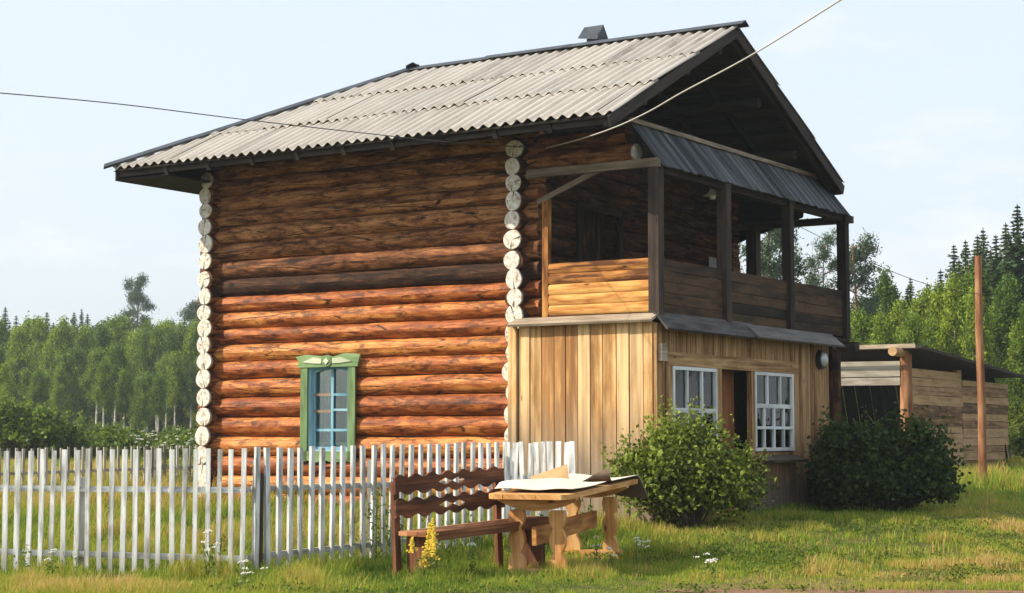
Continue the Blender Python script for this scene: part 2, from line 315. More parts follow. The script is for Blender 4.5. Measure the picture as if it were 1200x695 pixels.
# corrugated asbestos sheet
def slate():
    m, t, b = mat_base('corrugated_asbestos'); lk = t.links.new
    uv = N(t, 'ShaderNodeUVMap'); mp = N(t, 'ShaderNodeMapping'); mp.inputs['Scale'].default_value = (6, .7, 1); lk(uv.outputs[0], mp.inputs[0])
    n1 = N(t, 'ShaderNodeTexNoise'); n1.inputs['Scale'].default_value = 1; n1.inputs['Detail'].default_value = 7; n1.inputs['Roughness'].default_value = .7; lk(mp.outputs[0], n1.inputs[0])
    n2 = N(t, 'ShaderNodeTexNoise'); n2.inputs['Scale'].default_value = 30; n2.inputs['Detail'].default_value = 3; lk(uv.outputs[0], n2.inputs[0])
    a = N(t, 'ShaderNodeAttribute', attribute_name='tint')
    s1 = N(t, 'ShaderNodeMath', operation='MULTIPLY_ADD'); s1.inputs[1].default_value = .22; lk(n2.outputs[0], s1.inputs[0]); lk(n1.outputs[0], s1.inputs[2])
    s2 = N(t, 'ShaderNodeMath', operation='MULTIPLY_ADD'); s2.inputs[1].default_value = .16; lk(a.outputs['Fac'], s2.inputs[0]); lk(s1.outputs[0], s2.inputs[2])
    r = ramp(t, [(.46, (.15, .14, .13)), (.6, (.35, .325, .295)), (.85, (.47, .44, .4))]); lk(s2.outputs[0], r.inputs[0])
    lk(r.outputs[0], b.inputs['Base Color']); b.inputs['Roughness'].default_value = .9; b.inputs['Specular IOR Level'].default_value = .15
    bm = N(t, 'ShaderNodeBump'); bm.inputs['Strength'].default_value = .3; bm.inputs['Distance'].default_value = .006; lk(n2.outputs[0], bm.inputs['Height']); lk(bm.outputs[0], b.inputs['Normal'])
    return m
M['slate'] = slate()

# ---------------------------------------------------------------- ground
def build_ground():
    ys = list(np.arange(-30, 8, 4)) + list(np.arange(8, 46, .35)) + list(np.arange(46, 130, 3)) + [140, 170, 220, 300, 500, 900, 1800, 3000]
    xs = [-2500, -1200, -600, -300, -150, -80, -50] + list(np.arange(-35, 35, .7)) + [36, 50, 80, 150, 300, 600, 1200, 2500]
    V = [(x, y, ground(x, y)) for y in ys for x in xs]; nx = len(xs)
    Fc = [(j*nx+i, j*nx+i+1, (j+1)*nx+i+1, (j+1)*nx+i) for j in range(len(ys)-1) for i in range(nx-1)]
    mb = MB(); mb.add(V, Fc, [(v[0], v[1]) for v in V], .5, True)
    m, t, b = mat_base('meadow_soil'); lk = t.links.new
    tcn = N(t, 'ShaderNodeTexCoord')
    n1 = N(t, 'ShaderNodeTexNoise'); n1.inputs['Scale'].default_value = .35; n1.inputs['Detail'].default_value = 8; n1.inputs['Roughness'].default_value = .65; lk(tcn.outputs['Object'], n1.inputs[0])
    n2 = N(t, 'ShaderNodeTexNoise'); n2.inputs['Scale'].default_value = 9; n2.inputs['Detail'].default_value = 6; lk(tcn.outputs['Object'], n2.inputs[0])
    ad = N(t, 'ShaderNodeMath', operation='MULTIPLY_ADD'); ad.inputs[1].default_value = .5; lk(n2.outputs[0], ad.inputs[0]); lk(n1.outputs[0], ad.inputs[2])
    r = ramp(t, [(.55, (.045, .06, .015)), (.72, (.1, .1, .03)), (.88, (.17, .13, .06)), (.98, (.2, .12, .07))]); lk(ad.outputs[0], r.inputs[0])
    lk(r.outputs[0], b.inputs['Base Color']); b.inputs['Roughness'].default_value = 1; b.inputs['Specular IOR Level'].default_value = .05
    bm = N(t, 'ShaderNodeBump'); bm.inputs['Strength'].default_value = .6; bm.inputs['Distance'].default_value = .05; lk(n2.outputs[0], bm.inputs['Height']); lk(bm.outputs[0], b.inputs['Normal'])
    mb.build('ground', m, None, kind='structure')
build_ground()
# bare dirt of the track at the lower right
def dirt():
    mb = MB(); cx, cy = 2.9, 15.35; n = 40; V = [(cx, cy, ground(cx, cy)+.012)]; 
    for i in range(n):
        th = 2*math.pi*i/n; rr = 1+.25*noise.noise(Vector((math.cos(th)*1.5, math.sin(th)*1.5, 3)))
        x, y = cx+math.cos(th)*1.7*rr, cy+math.sin(th)*.3*rr; V.append((x, y, ground(x, y)+.006))
    mb.add(V, [(0, 1+i, 1+(i+1) % n) for i in range(n)], [(v[0], v[1]) for v in V], .5, True)
    mb.build('dirt_track', plain('bare_dirt', (.26, .15, .1), 1, .2, 9, spec=.05, bump=.6), None, kind='structure')
dirt()

# ================================================================ LOG HOUSE
K = Vector((0.0347, 23.8, 0.0)); HRZ = -R(32.8)
UX = Vector((math.cos(HRZ), math.sin(HRZ), 0)); VY = Vector((-math.sin(HRZ), math.cos(HRZ), 0))
def Wd(u, v, z): return K + UX*u + VY*v + Vector((0, 0, z))
house = thing('log_house', 'two-storey brown log house with grey corrugated roof, open balcony and boarded porch', 'house', K, HRZ)

ZB = [5.22, 4.98, 4.755, 4.51, 4.25, 3.985, 3.705, 3.45, 3.2, 2.965, 2.715, 2.465, 2.205, 1.92, 1.63, 1.34, 1.05, .77, .5, .24]   # logs seen end-on
ZA = [5.35, 5.1, 4.87, 4.63, 4.38, 4.12, 3.85, 3.575, 3.325, 3.08, 2.84, 2.59, 2.335, 2.06, 1.775, 1.485, 1.195, .91, .635, .37]   # logs of the long wall
UL, UR, VB = -5.42, .14, 6.0
def add_log(mb, p0, p1, r, tint, mat=0, seg=18):
    p0, p1 = Vector(p0), Vector(p1); n = max(3, int((p1-p0).length/.3)); ph = random.random()*90
    side = Vector((0, 0, 1)); s2 = (p1-p0).normalized().cross(side)
    pts = []; rad = []
    e0, e1 = random.uniform(-.004, .006), random.uniform(-.004, .006)
    for i in range(n+1):
        t = i/n
        pts.append(p0.lerp(p1, t) + side*.014*noise.noise(Vector((t*3+ph, 0, 0))) + s2*.02*noise.noise(Vector((t*3+ph, 9, 0))))
        rad.append(r*(1+.05*noise.noise(Vector((t*5+ph, 4, 0))))*(1+e0+(e1-e0)*t*6*.3))
    mb.tube(pts, rad, seg, tint, True, True, mat, 1.0, .07)
def logs(name, along, fixed, zs, a, b, openings, mats, pick, endext=(0, 0), rr=.142):
    mb = MB()
    for i, z in enumerate(zs):
        spans = [(a - random.uniform(0, endext[0]), b + random.uniform(0, endext[1]))]
        for (o0, o1, z0, z1) in openings:
            if z0 - .05 < z < z1 + .05:
                ns = []
                for s0, s1 in spans:
                    if o0 > s0 and o1 < s1: ns += [(s0, o0), (o1, s1)]
                    else: ns.append((s0, s1))
                spans = ns
        tint, mi = pick(i, z); nbz = [abs(z-q) for q in (zs[max(i-1, 0)], zs[min(i+1, len(zs)-1)]) if q != z]; r = (sum(nbz)/len(nbz)/2*1.03 if along == 'u' else rr)*random.uniform(.96, 1.05)
        for s0, s1 in spans:
            if along == 'u': add_log(mb, (s0, fixed, z), (s1, fixed, z), r, tint, mi)
            else: add_log(mb, (fixed, s0, z), (fixed, s1, z), r, tint, mi)
    return mb.build(name, mats, house)
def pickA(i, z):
    if 3.5 < z < 3.7: return (.2, 2)  # this single row is set much darker than the other rows
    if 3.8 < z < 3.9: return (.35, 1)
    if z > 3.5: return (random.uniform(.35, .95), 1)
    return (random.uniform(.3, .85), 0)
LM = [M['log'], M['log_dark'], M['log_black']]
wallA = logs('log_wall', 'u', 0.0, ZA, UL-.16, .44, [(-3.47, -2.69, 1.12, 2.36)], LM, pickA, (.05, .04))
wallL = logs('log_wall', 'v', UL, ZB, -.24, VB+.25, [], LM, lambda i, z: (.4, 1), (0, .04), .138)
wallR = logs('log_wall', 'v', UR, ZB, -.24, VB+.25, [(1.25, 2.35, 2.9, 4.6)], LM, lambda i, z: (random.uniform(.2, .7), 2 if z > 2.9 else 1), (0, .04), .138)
wallB = logs('log_wall', 'u', VB, ZA, UL-.2, .44, [], LM, lambda i, z: (.4, 1), (.05, .04))
# moss/caulk line between logs keeps light out of the rooms
mb = MB()
for (a, b_, c, d) in ((UL, UR, -.04, .04), (UL, UR, VB-.04, VB+.04)):
    if c < 0:
        for x0, x1, z0, z1 in ((a, -3.5, .2, 5.75), (-2.66, b_, .2, 5.75), (-3.5, -2.66, .2, 1.1), (-3.5, -2.66, 2.4, 5.75)): mb.lbox(x0, x1, c, d, z0, z1)
    else: mb.lbox(a, b_, c, d, .2, 5.75)
mb.lbox(UL-.04, UL+.04, .06, VB-.06, .2, 5.3)
for y0, y1, z0, z1 in ((.06, 1.2, .2, 5.3), (2.4, VB-.06, .2, 5.3), (1.2, 2.4, .2, 2.9), (1.2, 2.4, 4.6, 5.3)): mb.lbox(UR-.04, UR+.04, y0, y1, z0, z1)
mb.build('caulking', M['log_black'], house)
mb = MB(); mb.lbox(UL+.1, UR-.1, .1, VB-.1, 2.75, 2.83); mb.lbox(UL+.1, UR-.1, .1, VB-.1, .3, .36); mb.build('floor_slab', M['room'], house)
# painted ends
def log_end(parent, c, nrm, r):
    mb = MB(); n = 26; nrm = Vector(nrm); a = nrm.cross(Vector((0, 0, 1))).normalized(); b = a.cross(nrm); ph = random.random()*60
    ang = [2*math.pi*i/n for i in range(n)]
    sq = random.uniform(.93, 1.08)
    rr = [r*(1+.07*noise.noise(Vector((math.cos(t)*1.3+ph, math.sin(t)*1.3, 0)))) for t in ang]
    crk = random.choice([[19], [20], [18, 5], [7], [], [20, 12]])
    cen = Vector(c)+nrm*.012 + a*random.uniform(-.01, .01)
    rim = [cen + a*math.cos(t)*q*sq + b*math.sin(t)*q/sq for t, q in zip(ang, rr)]
    back = [p - nrm*.035 for p in rim]; bev = [cen + (p-cen)*.965 + nrm*.007 for p in rim]
    V = [cen+nrm*.009]+bev+rim+back; Fc = []
    for i in range(n):
        j = (i+1) % n; Fc += [(0, 1+i, 1+j), (1+i, 1+n+i, 1+n+j, 1+j), (1+n+i, 1+2*n+i, 1+2*n+j, 1+n+j)]
    mb.add(V, Fc, [(0, 0)]*len(V), [1.0]*(1+2*n)+[.35]*n, False)
    for k in crk:
        t = ang[k]; d = a*math.cos(t)*sq + b*math.sin(t)/sq; s_ = nrm.cross(d).normalized(); L_ = rr[k]*.97; w_ = random.uniform(.005, .011)
        q0 = cen + nrm*.0125
        mb.add([q0 - d*r*.1, q0+d*L_*.55+s_*w_*.5, q0+d*L_+s_*w_, q0+d*L_-s_*w_, q0+d*L_*.5-s_*w_*.6], [(0, 1, 2, 3, 4)], [(0, 0)]*5, 0.0, False)
    for k in range(2):   # fine radial checks
        t = random.random()*6.28; d = a*math.cos(t)+b*math.sin(t); s_ = nrm.cross(d).normalized(); q0 = cen+nrm*.0125
        mb.add([q0+d*r*.2, q0+d*r*.75+s_*.003, q0+d*r*.75-s_*.003], [(0, 1, 2)], [(0, 0)]*3, 0.15, False)
    mb.build('log_end', M['end'], parent)
for z in ZB:
    rb = .118 + .018*(1-ss(1, 5, z)) + random.uniform(-.012, .01)
    log_end(wallL, (UL+random.uniform(-.02, .02), -.245, z), (0, -1, 0), rb*1.07)
for z in ZB:
    rb = .118 + .018*(1-ss(1, 5, z)) + random.uniform(-.012, .01)
    log_end(wallR, (UR+random.uniform(-.03, .03), -.245, z), (0, -1, 0), rb*1.07)

# ---- roof
UG, UE, VN, VF, ZE = 2.25, -6.4, -1.3, 6.2, 5.31
VRG, ZR = 2.32, 7.1; URL = -3.42
def zn(v): return ZE + (v-VN)/(VRG-VN)*(ZR-ZE)
def zf(v): return ZE + (VF-v)/(VF-VRG)*(ZR-ZE)
def hipv(u): return VN + (u-UE)/(URL-UE)*(VRG-VN) if u < URL else VRG
def hipvf(u): return VF - (u-UE)/(URL-UE)*(VF-VRG) if u < URL else VRG
def corrugated(mb, near=True):
    P = .172; courses = 3; tot = (VRG-VN) if near else (VF-VRG); step = tot/courses
    sw = P*7   # cover width of one sheet
    nu = 8
    for c in range(courses):
        u = UE - (0.35 if c % 2 else 0.0); off = random.random()
        while u < UG:
            u0, u1 = max(u, UE), min(u+sw+.03, UG+.03); u += sw
            if u1-u0 < .05: continue
            tint = random.random(); lift = random.uniform(0, .012); skew = random.uniform(-.012, .012); drop = random.uniform(-.02, .025)
            n = max(2, int((u1-u0)/P*nu)); us = [u0+(u1-u0)*i/n for i in range(n+1)]
            rows = []; UV = []
            d0 = c*step - (.0 if c == 0 else .13) + (drop if c else random.uniform(-.012, .02)); d1 = (c+1)*step
            m = 5
            V = []; ok = []
            for i, x in enumerate(us):
                lim = (hipv(x)-VN) if near else (VF-hipvf(x))
                a, b = d0, min(d1, lim)
                ok.append(b > a+.02)
                b = max(a+.001, b)
                for k in range(m+1):
                    d = a+(b-a)*k/m
                    v = VN+d if near else VF-d
                    base = (zn(v) if near else zf(v))
                    wave = .026*math.cos(2*math.pi*x/P)
                    sag = .018*noise.noise(Vector((x*.6, d*.6, 3)))
                    z = base + .045 + wave + sag + lift*(1-k/m) + (.034*(1-(d-d0)/(d1-d0)) if c else .0) + skew*(x-u0)
                    V.append((x, v, z)); UV.append((x+tint*7, d+tint*5))
            Fc = []
            for i in range(n):
                if ok[i] and ok[i+1]:
                    for k in range(m):
                        q = (i*(m+1)+k, (i+1)*(m+1)+k, (i+1)*(m+1)+k+1, i*(m+1)+k+1)
                        Fc.append(q if near else q[::-1])
            if not Fc: continue
            mb.add(V, Fc, UV, tint, True)
            Vb = [(x, y, z-.012) for x, y, z in V]; mb.add(Vb, [f[::-1] for f in Fc], UV, tint, True)
            # lower lip
            lip = []; fl = []
            for i in range(n+1): lip += [V[i*(m+1)], Vb[i*(m+1)]]
            for i in range(n):
                if ok[i] and ok[i+1]: fl.append((2*i, 2*i+1, 2*i+3, 2*i+2))
            mb.add(lip, fl, [(p[0], p[2]) for p in lip], tint*.5, False)
mb = MB(); corrugated(mb, True); roof = mb.build('roof', M['slate'], house)
mb = MB(); corrugated(mb, False)
mb.build('roof_slope', M['slate'], roof)
# hip end
mb = MB(); n = 320; V = []; UV = []; Fc = []
vsx = [VN+(VF-VN)*i/n for i in range(n+1)]
for i, v in enumerate(vsx):
    lim = (v-VN)/(VRG-VN) if v < VRG else (VF-v)/(VF-VRG)
    for k in range(2):
        t = lim*k; V.append((UE+(URL-UE)*t, v, ZE+(ZR-ZE)*t+.045+.024*math.cos(2*math.pi*v/.172))); UV.append((v, t*3.4))
for i in range(n): Fc.append((2*i, 2*i+1, 2*i+3, 2*i+2))
mb.add(V, Fc, UV, .5, True); mb.build('roof_slope', M['slate'], roof)
# sheathing boards under the sheets, rafters, eaves boards
mb = MB()
def slopeboard(v0, v1, near):
    z0, z1 = (zn(v0), zn(v1)) if near else (zf(v0), zf(v1))
    vm = (v0+v1)/2
    ua = UE + (URL-UE)*((vm-VN)/(VRG-VN) if near else (VF-vm)/(VF-VRG)) + .05
    mb.beam((ua, (v0+v1)/2, (z0+z1)/2-.012), (UG-.04, (v0+v1)/2, (z0+z1)/2-.012), math.hypot(v1-v0, z1-z0)-.008, .024, None, Vector((0, -(z1-z0), (v1-v0))) if near else Vector((0, -(z1-z0), (v1-v0))))
nb = 26
for k in range(nb):
    slopeboard(VN+.03+(VRG-VN-.03)*k/nb, VN+.03+(VRG-VN-.03)*(k+1)/nb, True)
    slopeboard(VRG+(VF-VRG-.03)*k/nb, VRG+(VF-VRG-.03)*(k+1)/nb, False)
mb.add([(UE+.03, VN+.03, ZE-.0), (UE+.03, VF-.03, ZE), (URL, VRG, ZR-.0)], [(0, 1, 2)], [(0, 0), (1, 0), (1, 1)], .4)
mb.build('sheathing', M['dark'], roof)
mb = MB()
for k in range(11):
    u = UG-.12-.83*k
    for near in (True, False):
        lim = 1.0 if u > URL else (u-UE)/(URL-UE)
        if lim < .12: continue
        if near: p0, p1 = Vector((u, VN+.08, zn(VN+.08)-.1)), Vector((u, VN+(VRG-VN)*lim, ZE+(ZR-ZE)*lim-.1))
        else: p0, p1 = Vector((u, VF-.08, zf(VF-.08)-.1)), Vector((u, VF-(VF-VRG)*lim, ZE+(ZR-ZE)*lim-.1))
        mb.beam(p0, p1, .07, .13)
mb.build('rafters', M['dark'], roof)
mb = MB()   # horizontal purlins carrying the overhang
for v, z in ((.05, zn(.05)-.24), (1.3, zn(1.3)-.24), (3.6, zf(3.6)-.24), (4.9, zf(4.9)-.24), (VRG, ZR-.26)):
    mb.tube([(-.3, v, z), (UG-.25, v, z)], .075, 10)
mb.build('purlins', M['dark'], roof)
mb = MB()
mb.beam((UE+.05, VN+.12, ZE-.03), (UG-.02, VN+.12, ZE-.03), .03, .1)
mb.beam((UE+.06, VN+.07, ZE-.055), (UE+.06, VF-.07, ZE-.055), .03, .17)
mb.lbox(UE+.08, UL+.1, VN+.15, VF-.15, ZE-.13, ZE-.1, 1)
mb.beam((UE+.05, VF-.05, ZE-.075), (UG-.02, VF-.05, ZE-.075), .03, .12)
mb.build('eaves_board', M['dark'], roof)
mb = MB()
mb.beam((UG-.01, VN-.02, zn(VN-.02)-.07), (UG-.01, VRG, ZR-.05), .03, .14, .9)
mb.beam((UG-.008, VF+.02, zf(VF+.02)-.05), (UG-.008, VRG, ZR-.05), .03, .15, .9)
mb.build('bargeboard', M['dark'], roof)
# ridge and hip caps
mb = MB()
def cap(p0, p1, wd=.16, jog=True):
    p0, p1 = Vector(p0), Vector(p1); n = max(2, int((p1-p0).length/1.2))
    for i in range(n):
        a, b = p0.lerp(p1, i/n), p0.lerp(p1, (i+1)/n+.02)
        d = (b-a).normalized(); s_ = d.cross(Vector((0, 0, 1))).normalized(); z = Vector((0, 0, random.uniform(.0, .018)))
        for sg in (-1, 1):
            q = s_*sg*wd - Vector((0, 0, wd*.52)); t_ = Vector((0, 0, .012))
            mb.add([a+z, b+z, b+q+z, a+q+z, a+z+t_, b+z+t_, b+q+z+t_, a+q+z+t_], [(0, 1, 2, 3), (4, 5, 6, 7), (2, 3, 7, 6), (0, 3, 7, 4), (1, 2, 6, 5)], [(0, 0)]*8, .5)
cap((URL-.02, VRG, ZR+.09), (UG+.03, VRG, ZR+.09), .12)
cap((UE-.06, VN-.06, ZE+.085), (URL, VRG, ZR+.1), .11)
cap((UE-.06, VF+.06, ZE+.085), (URL, VRG, ZR+.1), .11)
mb.build('ridge_cap', M['tin'], roof)
# chimney hood
mb = MB(); cx, cy = -.42, 2.95
mb.lbox(cx-.08, cx+.12, cy-.13, cy+.13, 6.9, 7.42); ch = mb.build('chimney', M['tin'], roof)
mb = MB()
for sgn in (-1, 1):
    p = [Vector((cx-.2, cy, 7.6)), Vector((cx+.14, cy, 7.6)), Vector((cx+.14, cy+sgn*.19, 7.35)), Vector((cx-.2, cy+sgn*.19, 7.4))]
    mb.add(p+[q+Vector((0, 0, .012)) for q in p], [(0, 1, 2, 3), (4, 5, 6, 7), (0, 3, 7, 4), (1, 2, 6, 5), (2, 3, 7, 6)], [(0, 0)]*8)
mb.add([(cx+.13, cy-.17, 7.41), (cx+.13, cy+.17, 7.41), (cx+.13, cy, 7.59)], [(0, 1, 2)], [(0, 0)]*3)
mb.build('chimney_hood', M['tin'], roof)

# gable boarding at the house wall
mb = MB(); v = -.1
while v < VB+.1:
    zt = min(zn(v+.08), zf(v+.08)) - .22
    if zt > 5.3: mb.lbox(UR-.02, UR+.01+random.uniform(0, .012), v, v+.15, 5.28, zt, 2)
    v += .158
mb.build('gable_boarding', M['dark'], house)
# carrying logs over the balcony
mb = MB()
for v in (-.03,):
    add_log(mb, (.3, v, 5.04), (1.9, v, 5.04), .125, .5, 0); add_log(mb, (.3, v, 5.29), (1.8, v, 5.29), .125, .3, 0)
carry = mb.build('carrying_logs', M['log_dark'], house)
log_end(carry, (1.92, -.03, 5.04), (1, 0, 0), .118)

# ---- window in the log wall
wn_ = bpy.data.objects.new('window', None); 
def part_empty(name, parent, loc=(0, 0, 0)):
    o = bpy.data.objects.new(name, None); C.objects.link(o); o.parent = parent; o.location = loc; o.empty_display_size = .1; return o
u0, u1, z0, z1 = -3.47, -2.69, 1.13, 2.34; yf = -.165
mb = MB()   # casing
mb.lbox(u0-.11, u0+.015, yf-.03, yf, .98, 2.36, 2); mb.lbox(u1-.015, u1+.11, yf-.03, yf, .98, 2.36, 2)
mb.prism([(u0-.17, 2.335), (u1+.16, 2.335), (u1+.21, 2.51), (u1-.05, 2.53), (u1-.3, 2.48), ((u0+u1)/2, 2.51), (u0+.3, 2.49), (u0+.02, 2.52), (u0-.2, 2.495), (u0-.13, 2.42)], (0, yf-.003, 0), (1, 0, 0), (0, 0, 1), (0, -1, 0), .04)
# skirt below the sill with scalloped lower edge
mb.strip([u0-.11+(u1-u0+.22)*i/24 for i in range(25)], lambda x: 1.125, lambda x: 1.0-.035*abs(math.sin((x-u0)*9)), (0, yf-.004, 0), (1, 0, 0), (0, 0, 1), (0, -1, 0), .026)
win = mb.build('window', M['greenpaint'], house, label='green carved casing with blue sashes')
mb = MB(); zc = 2.42; um = (u0+u1)/2
for sg in (-1, 1):
    mb.prism([(um+sg*.1, zc-.035), (um+sg*.1, zc+.035), (um+sg*.25, zc+.055), (um+sg*.45, zc-.01), (um+sg*.25, zc-.03)][::sg], (0, yf-.044, 0), (1, 0, 0), (0, 0, 1), (0, -1, 0), .012)
mb.prism([(um-.05, zc), (um, zc-.05), (um+.05, zc), (um, zc+.05)], (0, yf-.06, 0), (1, 0, 0), (0, 0, 1), (0, -1, 0), .012)
mb.build('ornament', M['palegreen'], win)
mb = MB(); mb.prism([(um+.095*math.cos(k*math.pi/4), zc+.08*math.sin(k*math.pi/4)) for k in range(8)], (0, yf-.043, 0), (1, 0, 0), (0, 0, 1), (0, -1, 0), .016); mb.build('rosette', M['greenpaint'], win)
mb = MB(); ys_ = -.05
mb.lbox(u0+.01, u0+.05, -.16, .14, z0, z1, 2); mb.lbox(u1-.05, u1-.01, -.16, .14, z0, z1, 2); mb.lbox(u0+.01, u1-.01, -.17, .14, z0-.05, z0+.02); mb.lbox(u0+.01, u1-.01, -.155, .14, z1-.03, z1+.03)
# arched head
xs_ = [u0+.05+(u1-u0-.1)*i/16 for i in range(17)]
mb.strip(xs_, lambda x: z1, lambda x: z1-.025-.07*(abs(x-um)/.34)**2, (0, ys_-.035, 0), (1, 0, 0), (0, 0, 1), (0, 1, 0), .03)
for x in (u0+.05, um, u1-.05): mb.lbox(x-.022, x+.022, ys_-.03, ys_+.02, z0+.02, z1-.02, 2)
for z in (z0+.04, z0+.3): mb.lbox(u0+.05, u1-.05, ys_-.028, ys_+.018, z-.018, z+.018)
for z in (z1-.62, z1-.4): mb.lbox(um, u1-.05, ys_-.028, ys_+.018, z-.016, z+.016)
mb.build('frame', M['bluepaint'], win)
mb = MB()
for z in (z1-.64, z1-.4):
    mb = MB(); mb.lbox(u0+.055, um-.02, ys_-.034, ys_+.012, z-.018, z+.018); mb.build('glazing_bar', M['brownframe'], win)
mb = MB(); mb.lbox(u0+.04, u1-.04, ys_-.004, ys_, z0, z1); mb.build('pane', M['glass'], win)
def curtain(name, mb, x0, x1, z0_, z1_, y, axis='u'):
    n = int((x1-x0)*60)+4; V = []; Fc = []
    for i in range(n+1):
        x = x0+(x1-x0)*i/n; d = .025*math.sin(i*1.3)+.012*math.sin(i*.37)
        for z in (z0_, z1_): V.append((x, y+d, z) if axis == 'u' else (y+d, x, z))
    for i in range(n): Fc.append((2*i, 2*i+2, 2*i+3, 2*i+1))
    mb.add(V, Fc, [(p[0], p[2]) for p in V], .5, True)
mb = MB(); curtain('c', mb, u0+.04, u0+.2, z0+.02, z1-.02, .16); curtain('c', mb, u1-.3, u1-.16, z0+.02, z1-.02, .13); mb.lbox(u0+.05, u1-.05, -.02, .0, z0+.03, z0+.12); mb.build('curtain', M['curtain'], win)
mb = MB(); mb.lbox(u0-.9, u1+.9, 1.6, 1.62, .5, 2.7); mb.build('room_partition', M['room'], win)

# ---- porch, side wall of fresh vertical boards
PF = 2.3
mb = MB(); x = .28; pw = .1905; i = 0
while x < PF-.02:
    x1 = min(x+pw*random.uniform(.9, 1.08), PF); 
    if PF-x1 < .07: x1 = PF
    mb.lbox(x+.007, x1-.007, -.335-random.uniform(0, .012), -.31, .15, 2.8, 2); x = x1
mb.lbox(.14, .27, -.385, -.345, .15, 2.83, 2, .6)
_b = MB(); _b.lbox(.2, PF-.04, -.3, -.28, .15, 2.78, 2); _b.build('porch_backing', M['dark'], house)
porchside = mb.build('porch_side_wall', M['pine'], house, label='fresh yellow vertical boards')
# front wall of porch, with openings
mb = MB(); v = -.31; opens = [(.12, 1.4, 1.12, 2.25), (1.58, 2.5, .3, 2.25), (2.6, 3.93, 1.12, 2.25)]; PB = 5.36
while v < PB-.02:
    v1 = min(v+random.uniform(.13, .19), PB)
    if PB-v1 < .07: v1 = PB
    for o0, o1, _, _ in opens:      # snap boards to openings
        for e in (o0, o1):
            if v+.03 < e < v1: v1 = e
    segs = [(.2, 2.8)]
    for o0, o1, q0, q1 in opens:
        if v >= o0-.01 and v1 <= o1+.01: segs = [(.2, q0), (q1, 2.8)] if q0 > .4 else [(q1, 2.8)]
    x0 = PF-.03-random.uniform(0, .004); x1_ = PF+random.uniform(0, .012)
    t = random.random()
    for q0, q1 in segs: mb.lbox(x0, x1_, v+.002, v1-.004, q0, q1, 2, t)
    v = v1
porchfront = mb.build('porch_front_wall', M['front'], house)
mb = MB()
mb.lbox(PF+.014, PF+.05, -.02, 4.12, 2.255, 2.43, 1, .75)                        # head beam
for a_, b_ in ((-.02, .11), (1.4, 1.56), (2.5, 2.6), (3.93, 4.05)): mb.lbox(PF+.013, PF+.045, a_, b_, 1.0 if a_ != 1.4 else .5, 2.253, 2, .6)
mb.lbox(PF+.016, PF+.06, -.34, -.2, .2, 2.78, 2, .5)
mb.build('trim_board', M['front'], porchfront)
mb = MB(); mb.box((PF+.12, 3.27, 1.02), (.12, 0, -.035), (0, .74, 0), (.008, 0, .02)); mb.build('sill', M['beam'], porchfront)
mb = MB(); mb.lbox(PF-.26, PF-.23, 1.85, 2.5, .2, 2.25, 2, .7); mb.lbox(PF-.3, PF-.27, 1.58, 1.9, .2, 2.25, 2, .2); mb.build('door', M['door'], porchfront)
def porch_window(a, b, z0, z1, lay):
    f = MB(); x = PF+.02
    for q in (a, b-.05): f.lbox(x-.03, x+.035, q, q+.05, z0, z1, 2)
    f.lbox(x-.03, x+.034, a+.05, b-.05, z1-.045, z1, 1); f.lbox(x-.03, x+.034, a+.05, b-.05, z0, z0+.05, 1)
    for zz, wdt in lay['h']: f.lbox(x-.02, x+.028, a+.05, b-.05, zz-wdt/2, zz+wdt/2, 1)
    for (za, zb, cols) in lay['v']:
        for k in range(1, cols):
            q = a+(b-a)*k/cols; f.lbox(x-.018, x+.026, q-.02, q+.02, za, zb, 2)
    o = f.build('window', M['whitepaint'], porchfront)
    g = MB(); g.lbox(x-.008, x-.004, a+.04, b-.04, z0+.04, z1-.04); g.build('pane', M['glass'], o)
    c = MB(); curtain('c', c, a+.3, a+.65, z0+.05, z1-.05, PF-.12, 'v'); curtain('c', c, b-.45, b-.1, z0+.05, z1-.05, PF-.12, 'v'); c.build('curtain', M['dimcurtain'], o)
porch_window(.12, 1.4, 1.13, 2.25, {'h': [(1.68, .06), (1.4, .03)], 'v': [(1.71, 2.21, 3), (1.18, 1.65, 3)]})
porch_window(2.6, 3.93, 1.13, 2.25, {'h': [(1.77, .06), (1.46, .04)], 'v': [(1.8, 2.21, 3), (1.48, 1.74, 4), (1.18, 1.44, 4)]})
mb = MB(); mb.lbox(.3, 2.2, 5.3, 5.34, .2, 2.8, 2); mb.lbox(1.3, 1.32, -.2, 5.3, .2, 2.75, 2); mb.build('porch_inner_wall', M['room'], house)
mb = MB()   # round lamp on the front
ctr = Vector((PF+.02, 4.98, 2.5)); n = 22
mb.tube([ctr, ctr+Vector((.07, 0, 0))], [.15, .14], n, .5, True, False)
lampo = mb.build('porch_lamp', M['black'], porchfront)
mb = MB(); mb.tube([ctr+Vector((.06, 0, 0)), ctr+Vector((.1, 0, 0)), ctr+Vector((.125, 0, 0))], [.11, .1, .04], n, .5); 
o = mb.build('lamp_glass', M['lampglass'], porchfront)
mb = MB(); mb.lbox(PF+.062, PF+.11, -.3, -.14, 2.3, 2.52); mb.build('junction_box', M['greyboard'], porchfront)

# ---- skirts between the storeys
mb = MB(); mb.box((1.27, -.36, 2.855), (1.08, 0, 0), (0, .115, .05), (0, -.008, .014), 0, .7); mb.build('porch_skirt', M['greyboard'], house)
mb = MB(); mb.box((PF+.11, 1.1, 2.81), (.1, 0, -.11), (0, 1.42, 0), (.011, 0, .011), 1, .2)
mb.box((PF+.15, 3.85, 2.8), (.115, 0, -.095), (0, 1.55, .0), (.01, 0, .012), 1, .8); mb.build('porch_skirt', M['skirt'], house)

